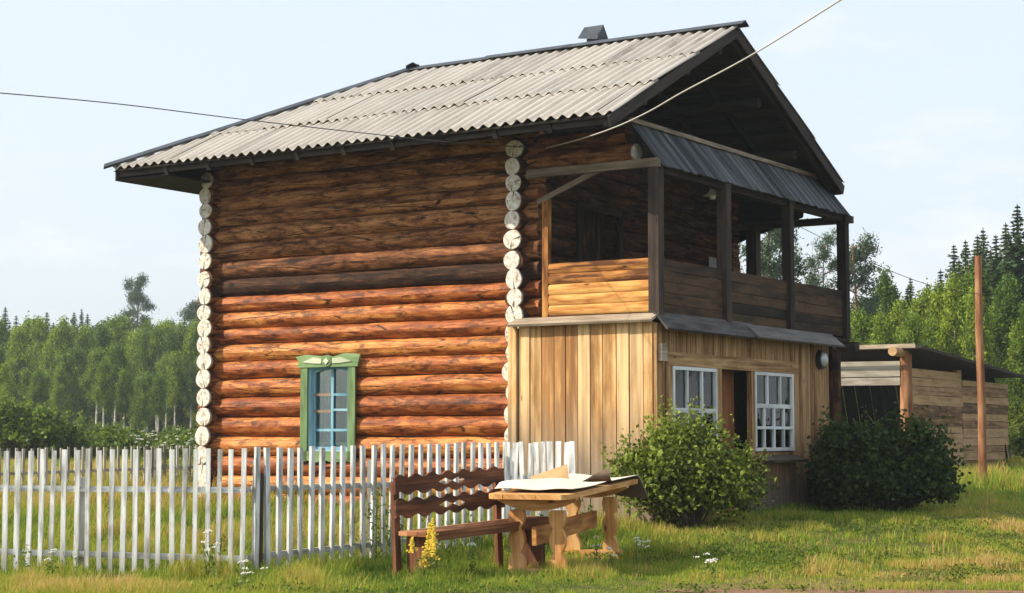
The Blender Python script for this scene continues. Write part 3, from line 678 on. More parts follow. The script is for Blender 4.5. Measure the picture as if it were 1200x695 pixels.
# ---- balcony
BV = 6.1
mb = MB()
for k in range(16): mb.lbox(.3+.127*k, .3+.127*(k+1)-.006, -.24, BV+.1, 2.83, 2.87, 1)
mb.lbox(.3, PF+.05, 5.42, 5.58, 2.68, 2.82); mb.lbox(.3, PF+.16, BV-.02, BV+.16, 2.68, 2.82); mb.lbox(.3, PF-.05, 2.6, 2.75, 2.66, 2.82)
mb.build('balcony_floor', M['post'], house)
def post(x, y, z0_, z1_, wd, mat='post', tint=None):
    b = MB(); b.lbox(x-wd/2, x+wd/2, y-wd/2, y+wd/2, z0_, z1_, 2, tint); return b.build('balcony_post', M[mat], house)
post(PF-.02, -.19, 2.87, 4.82, .15); post(PF-.02, 1.8, 2.87, 4.82, .15); post(PF-.02, 3.95, 2.87, 4.82, .14); post(PF-.02, BV-.02, 2.87, 4.85, .15)
post(.72, BV, 2.87, 4.72, .18); post(.62, -.17, 2.92, 4.52, .09, 'rail', .2)
mb = MB(); mb.lbox(.36, PF+.06, -.27, -.2, 4.8, 4.91, 0, .6); mb.build('balcony_top_beam', M['beam'], house)
mb = MB(); mb.lbox(PF-.12, PF-.0, -.19, BV+.16, 4.74, 4.86, 1); mb.lbox(.4, PF+.14, BV-.07, BV+.05, 4.7, 4.81, 0); mb.build('balcony_top_beam', M['post'], house)
mb = MB(); mb.beam((.5, -.2, 4.47), (1.45, -.2, 4.83), .04, .07, .6); mb.build('brace', M['beam'], house)
mb = MB(); mb.prism([(-.1, 4.36), (1.55, 4.86), (1.62, 5.3), (-.1, 5.3)], (0, BV+.09, 0), (1, 0, 0), (0, 0, 1), (0, 1, 0), .03, .3); mb.build('wind_board', M['dark'], house)
mb = MB(); n = 5; zb = 2.93
for k in range(n):
    h = (3.63-zb)/n; z = zb+h*k
    mb.tube([(.67, -.19, z+h/2), (1.4, -.192, z+h/2+random.uniform(-.005, .005)), (2.19, -.19, z+h/2)], h*.53, 14, .75 if k < 3 else .1, True, True, 0, .42 if False else 1.0, .03)  # top two boards tinted dark, painting in the shade across them
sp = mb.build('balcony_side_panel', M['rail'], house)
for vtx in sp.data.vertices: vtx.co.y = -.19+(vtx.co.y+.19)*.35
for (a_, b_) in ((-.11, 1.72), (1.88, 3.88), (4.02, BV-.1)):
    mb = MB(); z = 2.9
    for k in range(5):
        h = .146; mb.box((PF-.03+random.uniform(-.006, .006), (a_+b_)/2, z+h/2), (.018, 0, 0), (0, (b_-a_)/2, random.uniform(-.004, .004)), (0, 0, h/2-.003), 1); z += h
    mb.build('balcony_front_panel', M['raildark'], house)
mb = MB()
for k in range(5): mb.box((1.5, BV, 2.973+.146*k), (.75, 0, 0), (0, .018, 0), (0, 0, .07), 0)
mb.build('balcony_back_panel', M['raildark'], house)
# canopy of boards hung from the gable
mb = MB(); v = -.2; a_ = Vector((1.9, 0, 5.42)); b_ = Vector((PF+.07, 0, 4.82)); d = (a_-b_)
while v < 6.15:
    wv = random.uniform(.1, .15); lo = random.uniform(-.02, .012); off = random.uniform(0, .012); nrm = Vector((.8, 0, .55)).normalized()
    c = (a_+b_)/2 + Vector((0, v+wv/2+(.0), 0)) + nrm*off + d.normalized()*lo/2
    mb.box(c, d/2*(1-lo), (0, wv/2-.003, 0), nrm*.011, 0); v += wv
can = mb.build('canopy', M['canopy'], house)
mb = MB(); mb.beam((1.93, -.22, 5.45), (1.93, 6.2, 5.45), .05, .06, .3); mb.build('batten', M['greyboard'], can)
mb = MB(); mb.tube([(2.15, 6.0-.1, .1), (2.17, 6.0-.1, 2.7)], [.13, .11], 14, .3, True, True, 0, 1, .06); mb.build('balcony_pillar', M['log_black'], house)
# things fixed on the balcony
mb = MB(); mb.tube([(2.0, 2.02, 4.95), (2.0, 2.02, 4.8)], .008, 6); mb.tube([(2.0, 2.02, 4.82), (2.0, 2.02, 4.76), (2.0, 2.02, 4.7)], [.03, .05, .13], 16); mb.tube([(2.0, 2.02, 4.71), (2.0, 2.02, 4.65)], [.05, .035], 12); mb.build('pendant_lamp', M['enamel'], house)
mb = MB(); mb.lbox(.29, .33, 2.33, 2.44, 2.9, 4.55, 2, .3); mb.lbox(.29, .33, 1.16, 1.27, 2.9, 4.55, 2, .3); mb.lbox(.29, .33, 1.16, 2.44, 4.55, 4.66, 1, .3); mb.build('door_frame', M['post'], house)
mb = MB(); mb.lbox(.05, .09, 1.25, 2.35, 2.85, 4.6, 2, .1); mb.build('balcony_door', M['log_black'], house)
towel = MB(); curtain('t', towel, 1.42, 1.6, 3.45, 4.2, BV-.3, 'u'); 
o = towel.build('hanging_cloth', M['towel']); o.location = K; o.rotation_euler = (0, 0, HRZ)
for vtx in o.data.vertices: vtx.co = (0.36+.3*(vtx.co.y-(BV-.3)), 5.2+(vtx.co.x-1.42)*1.6, vtx.co.z)
o['label'] = 'pale cloth hanging on the dark wall inside the balcony'; o['category'] = 'cloth'

# ================================================================ WIRES
def wire(name, pts, r, m, label, cat='cable'):
    mb = MB(); P = [Vector(p) for p in pts]; out = []
    for i in range(len(P)-1):
        p0 = P[max(i-1, 0)]; p1 = P[i]; p2 = P[i+1]; p3 = P[min(i+2, len(P)-1)]
        for k in range(8):
            t = k/8; out.append(.5*((2*p1)+(p2-p0)*t+(2*p0-5*p1+4*p2-p3)*t*t+(3*p1-p0-3*p2+p3)*t**3))
    out.append(P[-1]); mb.tube(out, r, 6, .5); o = mb.build(name, m); o['label'] = label; o['category'] = cat; return o
wire('power_cable', [Wd(.6, -.16, 5.2), at(680, 163, 22.2), at(720, 149.5, 21.2), at(760, 131, 20.4), at(800, 108, 19.6), at(880, 65, 18.2), at(985, 0, 16.5), at(1200, -135, 14)], .0085, M['cable'], 'thick pale cable running from the eave up past the gable to the upper right')
wire('power_line', [Wd(.55, -.16, 5.2), at(520, 166, 22.6), at(440, 157.5, 21.6), at(285, 140, 20.2), at(140, 122, 18.9), at(0, 109, 17.8), at(-150, 97, 16.5)], .006, M['wire'], 'thin dark wire crossing the sky from the left to the roof')
wire('distant_wire', [at(930, 262, 31), at(1000, 297, 31.8), at(1050, 320, 32.6), at(1100, 337, 33.4), at(1152, 345, 34)], .006, M['wire'], 'thin wire strung behind the house to the bare log pole')

# ================================================================ FENCES
def picket(parent, p, top, bot, wd, th, face, mat, lean=0.0):
    mb = MB(); s_ = face.cross(Vector((0, 0, 1))).normalized(); H = top-bot
    c = Vector((p.x, p.y, (top+bot)/2)); up = Vector((0, 0, H/2)) + s_*lean*H/2 + face*random.uniform(-.006, .006)
    mb.box(c+s_*lean*H*.0, s_*wd/2, face*th/2, up, 2, random.random())
    return mb.build('picket', mat, parent)
def fence(label, P0, P1, n, top0, top1, rails, wd, mat, posts=(), bot=None, jit=.012, lean=.012, group=None, skipr=False, railmat=None, th=.02):
    P0, P1 = Vector(P0), Vector(P1); d = (P1-P0).normalized(); face = Vector((d.y, -d.x, 0)).normalized()
    if face.y > 0: face = -face
    t = thing('picket_fence', label, 'fence', (P0.x, P0.y, 0)); inv = Vector((-P0.x, -P0.y, 0))
    for i in range(n):
        k = i/(n-1); p = P0.lerp(P1, k) + d*random.uniform(-jit, jit); g = ground(p.x, p.y)
        b_ = g+.02+random.uniform(-.02, .03) if bot is None else bot
        picket(t, p+inv+face*.02, top0+(top1-top0)*k+random.uniform(-.012, .012), b_, wd*random.uniform(.9, 1.12), th, face, mat, random.uniform(-lean, lean)*1.5)
    for r0, r1 in rails:
        mb = MB(); a = Vector((P0.x, P0.y, r0))+inv-d*.04; b = Vector((P1.x, P1.y, r1))+inv+d*.04
        mb.beam(a-face*.012, b-face*.012, .035, .055, .4); mb.build('rail', railmat or mat, t)
    for k, tp, m_ in posts:
        p = P0.lerp(P1, k)+inv-face*.09; mb = MB(); mb.lbox(p.x-.045, p.x+.045, p.y-.045, p.y+.045, -.1, tp, 2); mb.build('post', m_, t)
    return t
FG = 'white picket fence round the yard'
Pl = at(-32, 600, 17.45); Pm = at(286, 600, 17.0); Pr = at(590, 600, 20.6)
def zpx(y, Y): return at(600, y, Y).z
fence('whitewashed picket fence at the left, in front of the open meadow', (Pl.x, Pl.y, 0), (Pm.x-.0, Pm.y, 0), 24, zpx(528, 17.4), zpx(526, 17), [(zpx(572, 17.4), zpx(574.5, 17)), (zpx(646, 17.4), zpx(655, 17))], .046, M['white'], [(.4, .95, M['whitegrey'])], bot=.0, group=FG)
fence('white picket fence section running behind the bench to the log wall', (Pm.x+.09, Pm.y+.05, 0), (Pr.x, Pr.y, 0), 27, zpx(525, 17), zpx(518, 20.6), [(zpx(573, 17), zpx(564, 20.6)), (zpx(653, 17), zpx(622, 20.6))], .056, M['white'], [(.45, 1.1, M['whitegrey'])], railmat=M['whitegrey'], th=.03)
Pa, Pb = at(596, 600, 20.4), at(672, 600, 20.1)
fence('short run of close-set white pickets beside the yellow porch boards', (Pa.x, Pa.y, 0), (Pb.x, Pb.y, 0), 10, zpx(519, 20.4), zpx(517.5, 20.1), [(zpx(560, 20.4), zpx(560, 20.1)), (.35, .35)], .062, M['white'], [(.0, 1.2, M['white'])], lean=.03)
mb_t = thing('fence_gatepost', 'bare grey post with a white slat where the two picket fences meet', 'post', (Pm.x+.12, Pm.y+.1, 0))
mb = MB(); mb.lbox(-.05, -.005, -.04, .04, -.1, 1.12, 2); mb.build('slat', M['white'], mb_t); mb = MB(); mb.lbox(.0, .045, -.03, .05, -.1, .98, 2); mb.build('post', M['post'], mb_t)
Pc, Pd = at(-40, 600, 29), at(236, 600, 33.5)
fence('far grey picket fence across the meadow behind the white one', (Pc.x, Pc.y, 0), (Pd.x, Pd.y, 0), 34, zpx(526, 29), zpx(522, 33.5), [(zpx(557, 29), zpx(547, 33.5)), (.5, .5)], .05, M['whitegrey'], [(.3, 1.1, M['whitegrey']), (.8, 1.1, M['whitegrey'])])

# ================================================================ TABLE
TY = R(-19)
tb = thing('carved_table', 'heavy orange pine table with carved legs standing in the grass', 'table', (at(665, 600, 18.3).x, 18.3, ground(.5, 18.3)+.055), 0, None, (R(2.0), 0, TY))
tl, tw = 1.3, .42
mb = MB(); nx = 5
for k in range(nx):
    x0 = -tw+2*tw*k/nx; x1 = -tw+2*tw*(k+1)/nx-.004; e = .02*random.random()
    rc = .07 if k in (0, nx-1) else 0
    poly = [(x0, -tl+e+(rc if k == 0 else 0)), (x0+(rc if k == 0 else 0), -tl+e), (x1-(rc if k == nx-1 else 0), -tl+e), (x1, -tl+e+(rc if k == nx-1 else 0)), (x1, tl-e), (x0, tl-e)]
    mb.prism(poly, (0, 0, .73), (1, 0, 0), (0, 1, 0), (0, 0, 1), .05, .65, 0, 1)
mb.build('tabletop', M['table'], tb)
def legprof(z):   # half width at height z (m)
    t = z/.6
    return .036 + .046*abs(math.sin(t*math.pi*2.6+.5))**.8 + (.012 if t < .08 else 0)
for yy in (-.98, .9):
    mb = MB(); xs_ = [-.41+.82*i/24 for i in range(25)]
    mb.strip(xs_, lambda x: .73, lambda x: .60+.11*(abs(x)/.41)**2.2, (0, yy-.045, 0), (1, 0, 0), (0, 0, 1), (0, 1, 0), .09, .5); mb.build('crossbeam', M['table'], tb)
    for xx in (-.21, .21):
        mb = MB(); zs = [-.08+.685*i/36 for i in range(37)]
        mb.strip(zs, lambda z: legprof(z), lambda z: -legprof(z), (xx, yy-.035, 0), (0, 0, 1), (1, 0, 0), (0, 1, 0), .07, .7); mb.build('leg', M['table'], tb)
    mb = MB(); mb.lbox(-.3, .34, yy-.05, yy+.05, -.07, .035, 0, .8); mb.build('foot', M['table'], tb)
mb = MB(); mb.lbox(-.02, .025, -1.1, 1.02, .27, .45, 1, .15); mb.build('stretcher', M['table'], tb)
# ---- the oilcloth sheets, cardboard on the table (each a thing of its own)
tmat = Matrix.Translation(tb.location) @ tb.rotation_euler.to_matrix().to_4x4()
def sheet(name, label, cat, fn, nu_, nv_, mtop, mbot, th=.006):
    V = []; Fc = []
    for j in range(nv_+1):
        for i in range(nu_+1): V.append(tmat @ Vector(fn(i/nu_, j/nv_)))
    w1 = nu_+1; mb = MB()
    for j in range(nv_):
        for i in range(nu_): Fc.append((j*w1+i, j*w1+i+1, (j+1)*w1+i+1, (j+1)*w1+i))
    uv = [(v.x, v.y) for v in V]
    nr = []
    for j in range(nv_+1):
        for i in range(nu_+1):
            a = V[j*w1+min(i+1, nu_)]-V[j*w1+max(i-1, 0)]; b = V[min(j+1, nv_)*w1+i]-V[max(j-1, 0)*w1+i]; nr.append(a.cross(b).normalized())
    V2 = [p+q*th for p, q in zip(V, nr)]
    mb.add(V2, Fc, uv, .5, True, 0); mb.add(V, [f[::-1] for f in Fc], uv, .5, True, 1)
    per = [i for i in range(nu_+1)] + [j*w1+nu_ for j in range(1, nv_+1)] + [nv_*w1+i for i in range(nu_-1, -1, -1)] + [j*w1 for j in range(nv_-1, 0, -1)]
    b2 = len(V); vv = [V[i] for i in per]+[V2[i] for i in per]; n = len(per)
    mb.add(vv, [(i, (i+1) % n, n+(i+1) % n, n+i) for i in range(n)], [(0, 0)]*len(vv), .5, True, 0)
    o = mb.build(name, [mtop, mbot]); o['label'] = label; o['category'] = cat; return o
TT = .788
def sA(s, t):    # near sheet: raised hump at its back left, curling lip at its far end
    x = -.40+.80*s; y = -1.1+1.2*t
    z = TT + .03+.07*math.exp(-((s-.2)/.35)**2)*(1-.5*t)*ss(0,.15,t) + .008*math.sin(s*9+t*4)
    return (x, y, z)
def sB(s, t):    # far sheet hanging over the end of the table and curling down
    x = -.38+.80*s; yy = .0+1.5*t; z = TT + .02*math.sin(s*6+1)+.02
    if t < .14:
        q = (.14-t)/.14; z += .13*q**.8*ss(.5, .95, s); yy += .2*q*q*ss(.5, .95, s)
    if yy > tl+.0:
        q = yy-tl; z -= 1.1*q**1.15*(.6+.9*s); yy = tl+q*.55; x += .42*q*(s)
    return (x, yy, z)
sheet('oilcloth', 'white oilcloth sheet lying on the near half of the table with a curled dark edge', 'oilcloth', sA, 20, 26, M['oil'], M['oilback'])
sheet('oilcloth', 'pale oilcloth sheet whose dark end hangs down over the far end of the table', 'oilcloth', sB, 20, 26, M['oil'], M['oilback'])
def sC(s, t):
    return (-.36+.36*s-.05*t, -.05+.1*t+.35*s*.4, TT+.055+(.02+.13*s)*t)
sheet('cardboard', 'brown cardboard scrap standing up behind the white oilcloth', 'cardboard', sC, 6, 4, M['card'], M['card'])

# ================================================================ BENCH
bA = at(503, 600, 16.5); bB = at(655, 600, 17.75); bd = Vector((bB.x-bA.x, bB.y-bA.y, 0)); bl = bd.length; brz = math.atan2(bd.y, bd.x)
bn = thing('carved_bench', 'dark brown wooden bench with two carved back boards in front of the picket fence', 'bench', (bA.x, bA.y, -.0), 0, None, (0, -math.atan2(.09, bl), brz))
# local x along the bench, local y towards the fence
mb = MB()
for k in range(3): mb.lbox(0, bl, .02+.13*k, .145+.13*k, .415, .455, 0)
mb.build('seat', M['seat'], bn)
mb = MB(); mb.lbox(.04, bl-.04, .03, .055, .365, .413, 0); mb.build('apron', M['bench'], bn)
def bb(zc, name):
    mb = MB(); n = 120; L0 = bl-.3; xs_ = [L0*i/n for i in range(n+1)]
    def wav(x): return .018*math.sin(x*2*math.pi/.21)+.012*abs(math.sin(x*2*math.pi/.42))
    def hole(x):
        for c in (.95, 1.2):
            c = c*L0/2.1
            if abs(x-c) < .1: return .035*(1-abs(x-c)/.1)
        return 0.0
    mb.strip(xs_, lambda x: zc+.075+wav(x), lambda x: zc+hole(x), (.0, .43, 0), (1, 0, 0), (0, 0, 1), (0, 1, 0), .03, .4)
    mb.strip(xs_, lambda x: zc-hole(x), lambda x: zc-.07-wav(x+.1), (.0, .43, 0), (1, 0, 0), (0, 0, 1), (0, 1, 0), .03, .4)
    mb.build('back_board', M['bench'], bn)
bb(.885, 'a'); bb(.66, 'b')
for x in (.04, bl-.36):
    mb = MB(); mb.lbox(x-.035, x+.035, .462, .51, -.1, .92, 2); mb.build('back_post', M['bench'], bn)
for x in (.14, bl-.16):
    mb = MB(); mb.lbox(x-.03, x+.03, .06, .42, -.1, .413, 2); mb.build('leg', M['bench'], bn)

# ================================================================ POLE, SHED
pp = at(1152, 570, 34); mb = MB(); gz = ground(pp.x, 34)
mb.tube([(0, 0, -.3), (.01, 0, 1.5), (-.01, 0, 3), (0, 0, at(1152, 300, 34).z-gz)], [.082, .078, .074, .068], 12, .5, True, True, 0, 1, .1)
o = mb.build('wooden_pole', M['bark']); o.location = (pp.x, 34, gz); o['label'] = 'tall bare reddish log pole standing in the grass by the shed'; o['category'] = 'pole'

SY = 42; SP = at(1063, 508, SY); SP.z = ground(SP.x, SY)
shed = thing('plank_shed', 'low plank shed with a dark lean-to roof and an open front at the right', 'shed', SP, HRZ)
ztop = at(1063, 415, SY).z-SP.z; Ls = 7.95; drop = .44
def zroof(v): return ztop+.06-drop*v/Ls
mb = MB()
for seg, (a, b) in enumerate(((.12, 4.0), (4.1, Ls))):
    z = 0.0
    while z < zroof(b)-.2:
        h = random.uniform(.17, .27)
        h = min(h, zroof(b)-.14-z)
        mb.box((random.uniform(-.015, .015)-.03*seg, (a+b)/2, z+h/2), (.025, 0, 0), (0, (b-a)/2+random.uniform(-.03, .03), random.uniform(-.012, .004)), (0, 0, h/2-.006), 1); z += h
mb.build('side_wall', M['shed'], shed)
mb = MB(); mb.tube([(0, 0, -.1), (0, 0, ztop)], [.17, .14], 14, .5, True, True, 0, 1, .06); mb.build('corner_post', M['bark'], shed)
mb = MB(); mb.tube([(-.1, 4.05, 0), (-.1, 4.05, zroof(4.1)-.1)], .09, 10); mb.build('post', M['shed'], shed)
mb = MB()
for k in range(3): mb.box((-3.1, -.12+random.uniform(-.01, .01), ztop-.24-.2*k), (3.0, 0, random.uniform(-.02, .02)), (0, .015, 0), (0, 0, .092), 0)
mb.build('header_boards', M['shedgrey'], shed)
mb = MB(); mb.box((-3.0, Ls/2-.2, ztop+.13-drop/2), (3.5, 0, 0), (0, Ls/2+.1, -drop/2-.02), (0, 0, .035), 1); shr = mb.build('roof', M['dark'], shed)
mb = MB(); mb.lbox(-6.4, .45, -.6, -.56, ztop+.12, ztop+.215, 0, .9); mb.build('fascia', M['greyboard'], shr)
mb = MB(); mb.tube([(-.05, -.75, ztop+.04), (-.05, .1, ztop+.03)], .11, 12, .9); mb.tube([(-2.6, -.5, ztop+.0), (-2.6, Ls-.3, ztop-.6)], .11, 12, .4); mb.build('rafter_log', M['shed'], shed)
mb = MB(); x = -6.0
while x < -.1:
    wv = random.uniform(.3, .5); mb.box((x+wv/2, Ls-.3, 1.4), (wv/2-random.choice([.005, .015, .03]), 0, 0), (0, .012, 0), (-.22, 0, 1.45), 2); x += wv
mb.build('back_wall', M['dark'], shed)
mb = MB(); mb.lbox(-6.05, -6.0, 0, Ls-.3, 0, ztop-.4, 1); mb.build('side_wall', M['shed'], shed)

# ================================================================ VEGETATION
def mesh_np(name, verts, faces, tint, mats, midx=None, smooth=False):
    me = bpy.data.meshes.new(name); verts = np.asarray(verts, np.float32); faces = np.asarray(faces, np.int32); k = faces.shape[1]
    me.vertices.add(len(verts)); me.vertices.foreach_set('co', verts.ravel())
    me.loops.add(faces.size); me.loops.foreach_set('vertex_index', faces.ravel())
    me.polygons.add(len(faces)); me.polygons.foreach_set('loop_start', np.arange(0, faces.size, k, dtype=np.int32)); me.polygons.foreach_set('loop_total', np.full(len(faces), k, np.int32))
    if midx is not None: me.polygons.foreach_set('material_index', midx)
    for m in mats: me.materials.append(m)
    a = me.attributes.new('tint', 'FLOAT', 'POINT'); a.data.foreach_set('value', np.asarray(tint, np.float32))
    me.update(calc_edges=True); return me
def leaves(centers, size, tint, name, mat, flat=0.0, aspect=.6, up=None):
    """centers Nx3; each leaf a folded diamond quad with random attitude"""
    n = len(centers); c = np.asarray(centers)
    a = rng.normal(size=(n, 3)); a[:, 2] *= (1-flat); a /= np.linalg.norm(a, axis=1, keepdims=True)+1e-9
    b = rng.normal(size=(n, 3)); b[:, 2] *= (1-flat); b -= (b*a).sum(1, keepdims=True)*a; b /= np.linalg.norm(b, axis=1, keepdims=True)+1e-9
    s = (np.asarray(size)*rng.uniform(.6, 1.3, n))[:, None]
    nrm = np.cross(a, b)
    V = np.stack([c-a*s*.5, c+b*s*aspect*.5+nrm*s*.08, c+a*s*.5, c-b*s*aspect*.5+nrm*s*.08], 1).reshape(-1, 3)
    Fc = np.arange(n*4).reshape(n, 4)
    return mesh_np(name, V, Fc, np.repeat(np.clip(tint, 0, 1), 4), [mat])

M['birchleaf'] = leafmat('birch_leaves', (.05, .095, .018), (.25, .35, .065), .45, vary=True)
M['spruceleaf'] = leafmat('spruce_needles', (.025, .055, .022), (.09, .14, .05), .2, vary=True)
M['pineleaf'] = leafmat('pine_needles', (.04, .08, .045), (.11, .17, .085), .2)
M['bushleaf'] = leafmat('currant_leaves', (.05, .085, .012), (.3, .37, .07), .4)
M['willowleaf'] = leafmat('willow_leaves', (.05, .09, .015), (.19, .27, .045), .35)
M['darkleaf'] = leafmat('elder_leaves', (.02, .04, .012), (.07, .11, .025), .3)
M['birchbark'] = plain('birch_bark', (.62, .6, .55), .8, .1, 3, col2=(.15, .14, .12))
M['sprucebark'] = plain('spruce_bark', (.12, .09, .07), .9, .2, 5)
M['pinebark'] = plain('pine_bark', (.3, .16, .09), .9, .25, 5)

def tree_meshes(kind, seed):
    global rng
    rng = np.random.default_rng(seed); random.seed(seed)
    H = 10.0; tb_ = MB(); cents = []; tint = []; size = []
    if kind == 'birch':
        bend = [random.uniform(-.35, .35) for _ in range(2)]
        def tp(t): return Vector((bend[0]*math.sin(t*2.2), bend[1]*math.sin(t*1.7), H*t))
        tb_.tube([tp(i/10) for i in range(11)], [.13*(1-i/10)**.8+.014 for i in range(11)], 7, .5)
        for k in range(84):
            t = random.uniform((.13, .3, .46)[seed % 3], .97); p = tp(t); az = random.random()*6.283
            env = (1.25+.3*(seed % 2))*math.sin(min(1, (t-.08)/.92)*math.pi)**(.6+.3*(seed % 2))*(1.3-.85*t)+.15
            L_ = env*random.uniform(.55, 1.1); rise = random.uniform(.25, .9)*L_
            q = p+Vector((math.cos(az)*L_, math.sin(az)*L_, rise*.7)); mid = (p+q)/2+Vector((0, 0, .15))
            tb_.tube([p, mid, q], [.03, .018, .006], 4, .5, False)
            for _ in range(random.randint(4, 7)):
                f = random.uniform(.35, 1.08); c = p.lerp(q, f)+Vector((random.gauss(0, .16), random.gauss(0, .16), random.gauss(-.05, .16)))
                tn = random.choice([.1, .3, .55, .8, .95]); m_ = random.randint(20, 34)
                cc = rng.normal(size=(m_, 3))*np.array([.2, .2, .24])+np.array(c)
                cents.append(cc); tint.append(np.clip(rng.normal(tn, .14, m_), 0, 1)); size.append(np.full(m_, .19))
        mat, bark = M['birchleaf'], M['birchbark']; fl = 0
    elif kind == 'spruce':
        tb_.tube([(0, 0, H*i/8) for i in range(9)], [.15*(1-i/8)+.012 for i in range(9)], 7, .5)
        z = .5; 
        while z < H*.99:
            t = z/H; Rr = (1.95*(1-t)**1.05+.03)*random.uniform(.8, 1.1); nb_ = max(4, int(9*(1-t)+4))
            a0 = random.random()*6
            for k in range(nb_):
                az = a0+6.283*k/nb_+random.uniform(-.3, .3); L_ = Rr*random.uniform(.7, 1.15)
                n_ = max(3, int(L_*13)); s_ = np.linspace(.08, 1, n_)
                x = s_*L_; dz = -.32*x+.16*x*x*(1 if L_ < 1.6 else .8)+ (1-t)*0
                base = np.stack([np.cos(az)*x, np.sin(az)*x, z+dz], 1)
                for rep in range(3):
                    cents.append(base+rng.normal(size=base.shape)*np.array([.07, .07, .05])*min(1, .2+(1-t)*3)-np.array([0, 0, .05*rep*min(1, (1-t)*3)])); tint.append(np.clip(rng.normal(.25+.5*random.random(), .15, n_)+.15*s_, 0, 1)); size.append(np.full(n_, .1+.17*min(1, (1-t)*3)))
            z += random.uniform(.16, .26)*(1.15-.5*t)
        mat, bark = M['spruceleaf'], M['sprucebark']; fl = .45
    else:   # pine
        bend = random.uniform(-.3, .3)
        def tp(t): return Vector((bend*math.sin(t*3), .2*math.sin(t*2), H*t))
        tb_.tube([tp(i/10) for i in range(11)], [.15*(1-i/10)+.025 for i in range(11)], 8, .5)
        nbz = 22 if kind == 'pine' else 12
        for k in range(nbz):
            t = .32+.68*(k+random.random()*.6)/nbz; p = tp(min(t, 1)); az = random.random()*6.283
            L_ = random.uniform(.7, 1.75)*(1.25-.75*(t-.42)/.58)
            q = p+Vector((math.cos(az)*L_, math.sin(az)*L_, random.uniform(-.05, .55))); tb_.tube([p, (p+q)/2+Vector((0, 0, -.05)), q], [.045, .03, .012], 5, .5, False)
            for _ in range(random.randint(4, 6)):
                c = p.lerp(q, random.uniform(.55, 1.1))+Vector((random.gauss(0, .25), random.gauss(0, .25), random.gauss(.1, .16))); m_ = random.randint(90, 130)
                tn = random.uniform(.25, .8)
                cents.append(rng.normal(size=(m_, 3))*np.array([.21, .21, .13])+np.array(c)); tint.append(np.clip(rng.normal(tn, .15, m_), 0, 1)); size.append(np.full(m_, .17))
        mat, bark = M['pineleaf'], M['pinebark']; fl = 0
    cents = np.concatenate(cents); tint = np.concatenate(tint); size = np.concatenate(size)
    me = leaves(cents, size, tint, 'crown', mat, fl, .55 if kind != 'pine' else .35)
    tr = tb_.build('trunk', bark); tm = tr.data; bpy.data.objects.remove(tr)
    return tm, me
TREES = {k: [tree_meshes(k, 100+17*i+len(k)) for i in range(n)] for k, n in (('birch', 5), ('spruce', 3), ('pine', 3))}
random.seed(11); rng = np.random.default_rng(11)
KN = {'birch': 'birch_tree', 'spruce': 'spruce_tree', 'pine': 'pine_tree'}
def tree(kind, px, top, Y, wide=1.0, var=None, label=None, group=None, y_is_h=False):
    p = at(px, 508, Y); g = ground(p.x, Y); h = (top if y_is_h else at(px, top, Y).z-g); s = h/10
    tm, cm = TREES[kind][var if var is not None else random.randrange(len(TREES[kind]))]
    t = thing(KN[kind], label, 'tree', (p.x, Y, g-.1), random.random()*6.28, group); t.scale = (s*wide, s*wide, s)
    for nm, me in (('trunk', tm), ('crown', cm)):
        o = bpy.data.objects.new(nm, me); C.objects.link(o); o.parent = t
    return t
LG = {'birch': 'pale green birches at the forest edge left of the house', 'spruce': 'dark spruces standing in the forest left of the house', 'pine': 'pines standing in the forest left of the house'}
LL = {'birch': 'young birch with a pale trunk in the forest edge beyond the left meadow', 'spruce': 'dark narrow spruce in the forest beyond the left meadow', 'pine': 'green pine in the forest beyond the left meadow'}
# notable trees of the left skyline
tree('pine', 163, 332, 150, .8, 0, 'tall lone pine with a ragged top rising above the left forest')
tree('pine', 224, 350, 145, .9, 1, 'ragged pine close to the left corner of the log house')
tree('spruce', 93, 360, 135, 1.1, 0, 'broad spruce rising highest near the left of the far forest')
for px, top in ((3, 358), (16, 368), (36, 374), (52, 364), (72, 378), (84, 364), (100, 366), (110, 378), (128, 382), (148, 376), (176, 378), (206, 378), (196, 384), (236, 378), (245, 374), (214, 368), (28, 380), (60, 376)):
    tree('spruce', px, top, random.uniform(128, 140), random.uniform(1.3, 1.8), None, LL['spruce'], LG['spruce'])
for px in range(-14, 262, 7):
    tree('birch', px+random.uniform(-3, 3), 382+random.uniform(-11, 9), random.uniform(112, 126), random.uniform(.75, 1.05), None, LL['birch'], LG['birch'])
for px in range(-20, 262, 12):
    tree('birch', px+random.uniform(-4, 4), 425+random.uniform(-22, 18), random.uniform(98, 110), random.uniform(.85, 1.15), (random.choice([1, 4, 1, 4, 2]) if px > 50 else None), LL['birch'], LG['birch'])
for px in range(-20, 270, 12):
    tree('spruce', px+random.uniform(-4, 4), 402+random.uniform(-8, 12), random.uniform(142, 158), 1.5, None, LL['spruce'], LG['spruce'])
# behind the house (seen from a step aside)
for px in range(290, 880, 36):
    tree('birch' if random.random() < .6 else 'spruce', px, 385+random.uniform(-14, 14), random.uniform(105, 135), 1.2, None, 'tree of the forest hidden behind the log house', 'forest trees hidden behind the house')
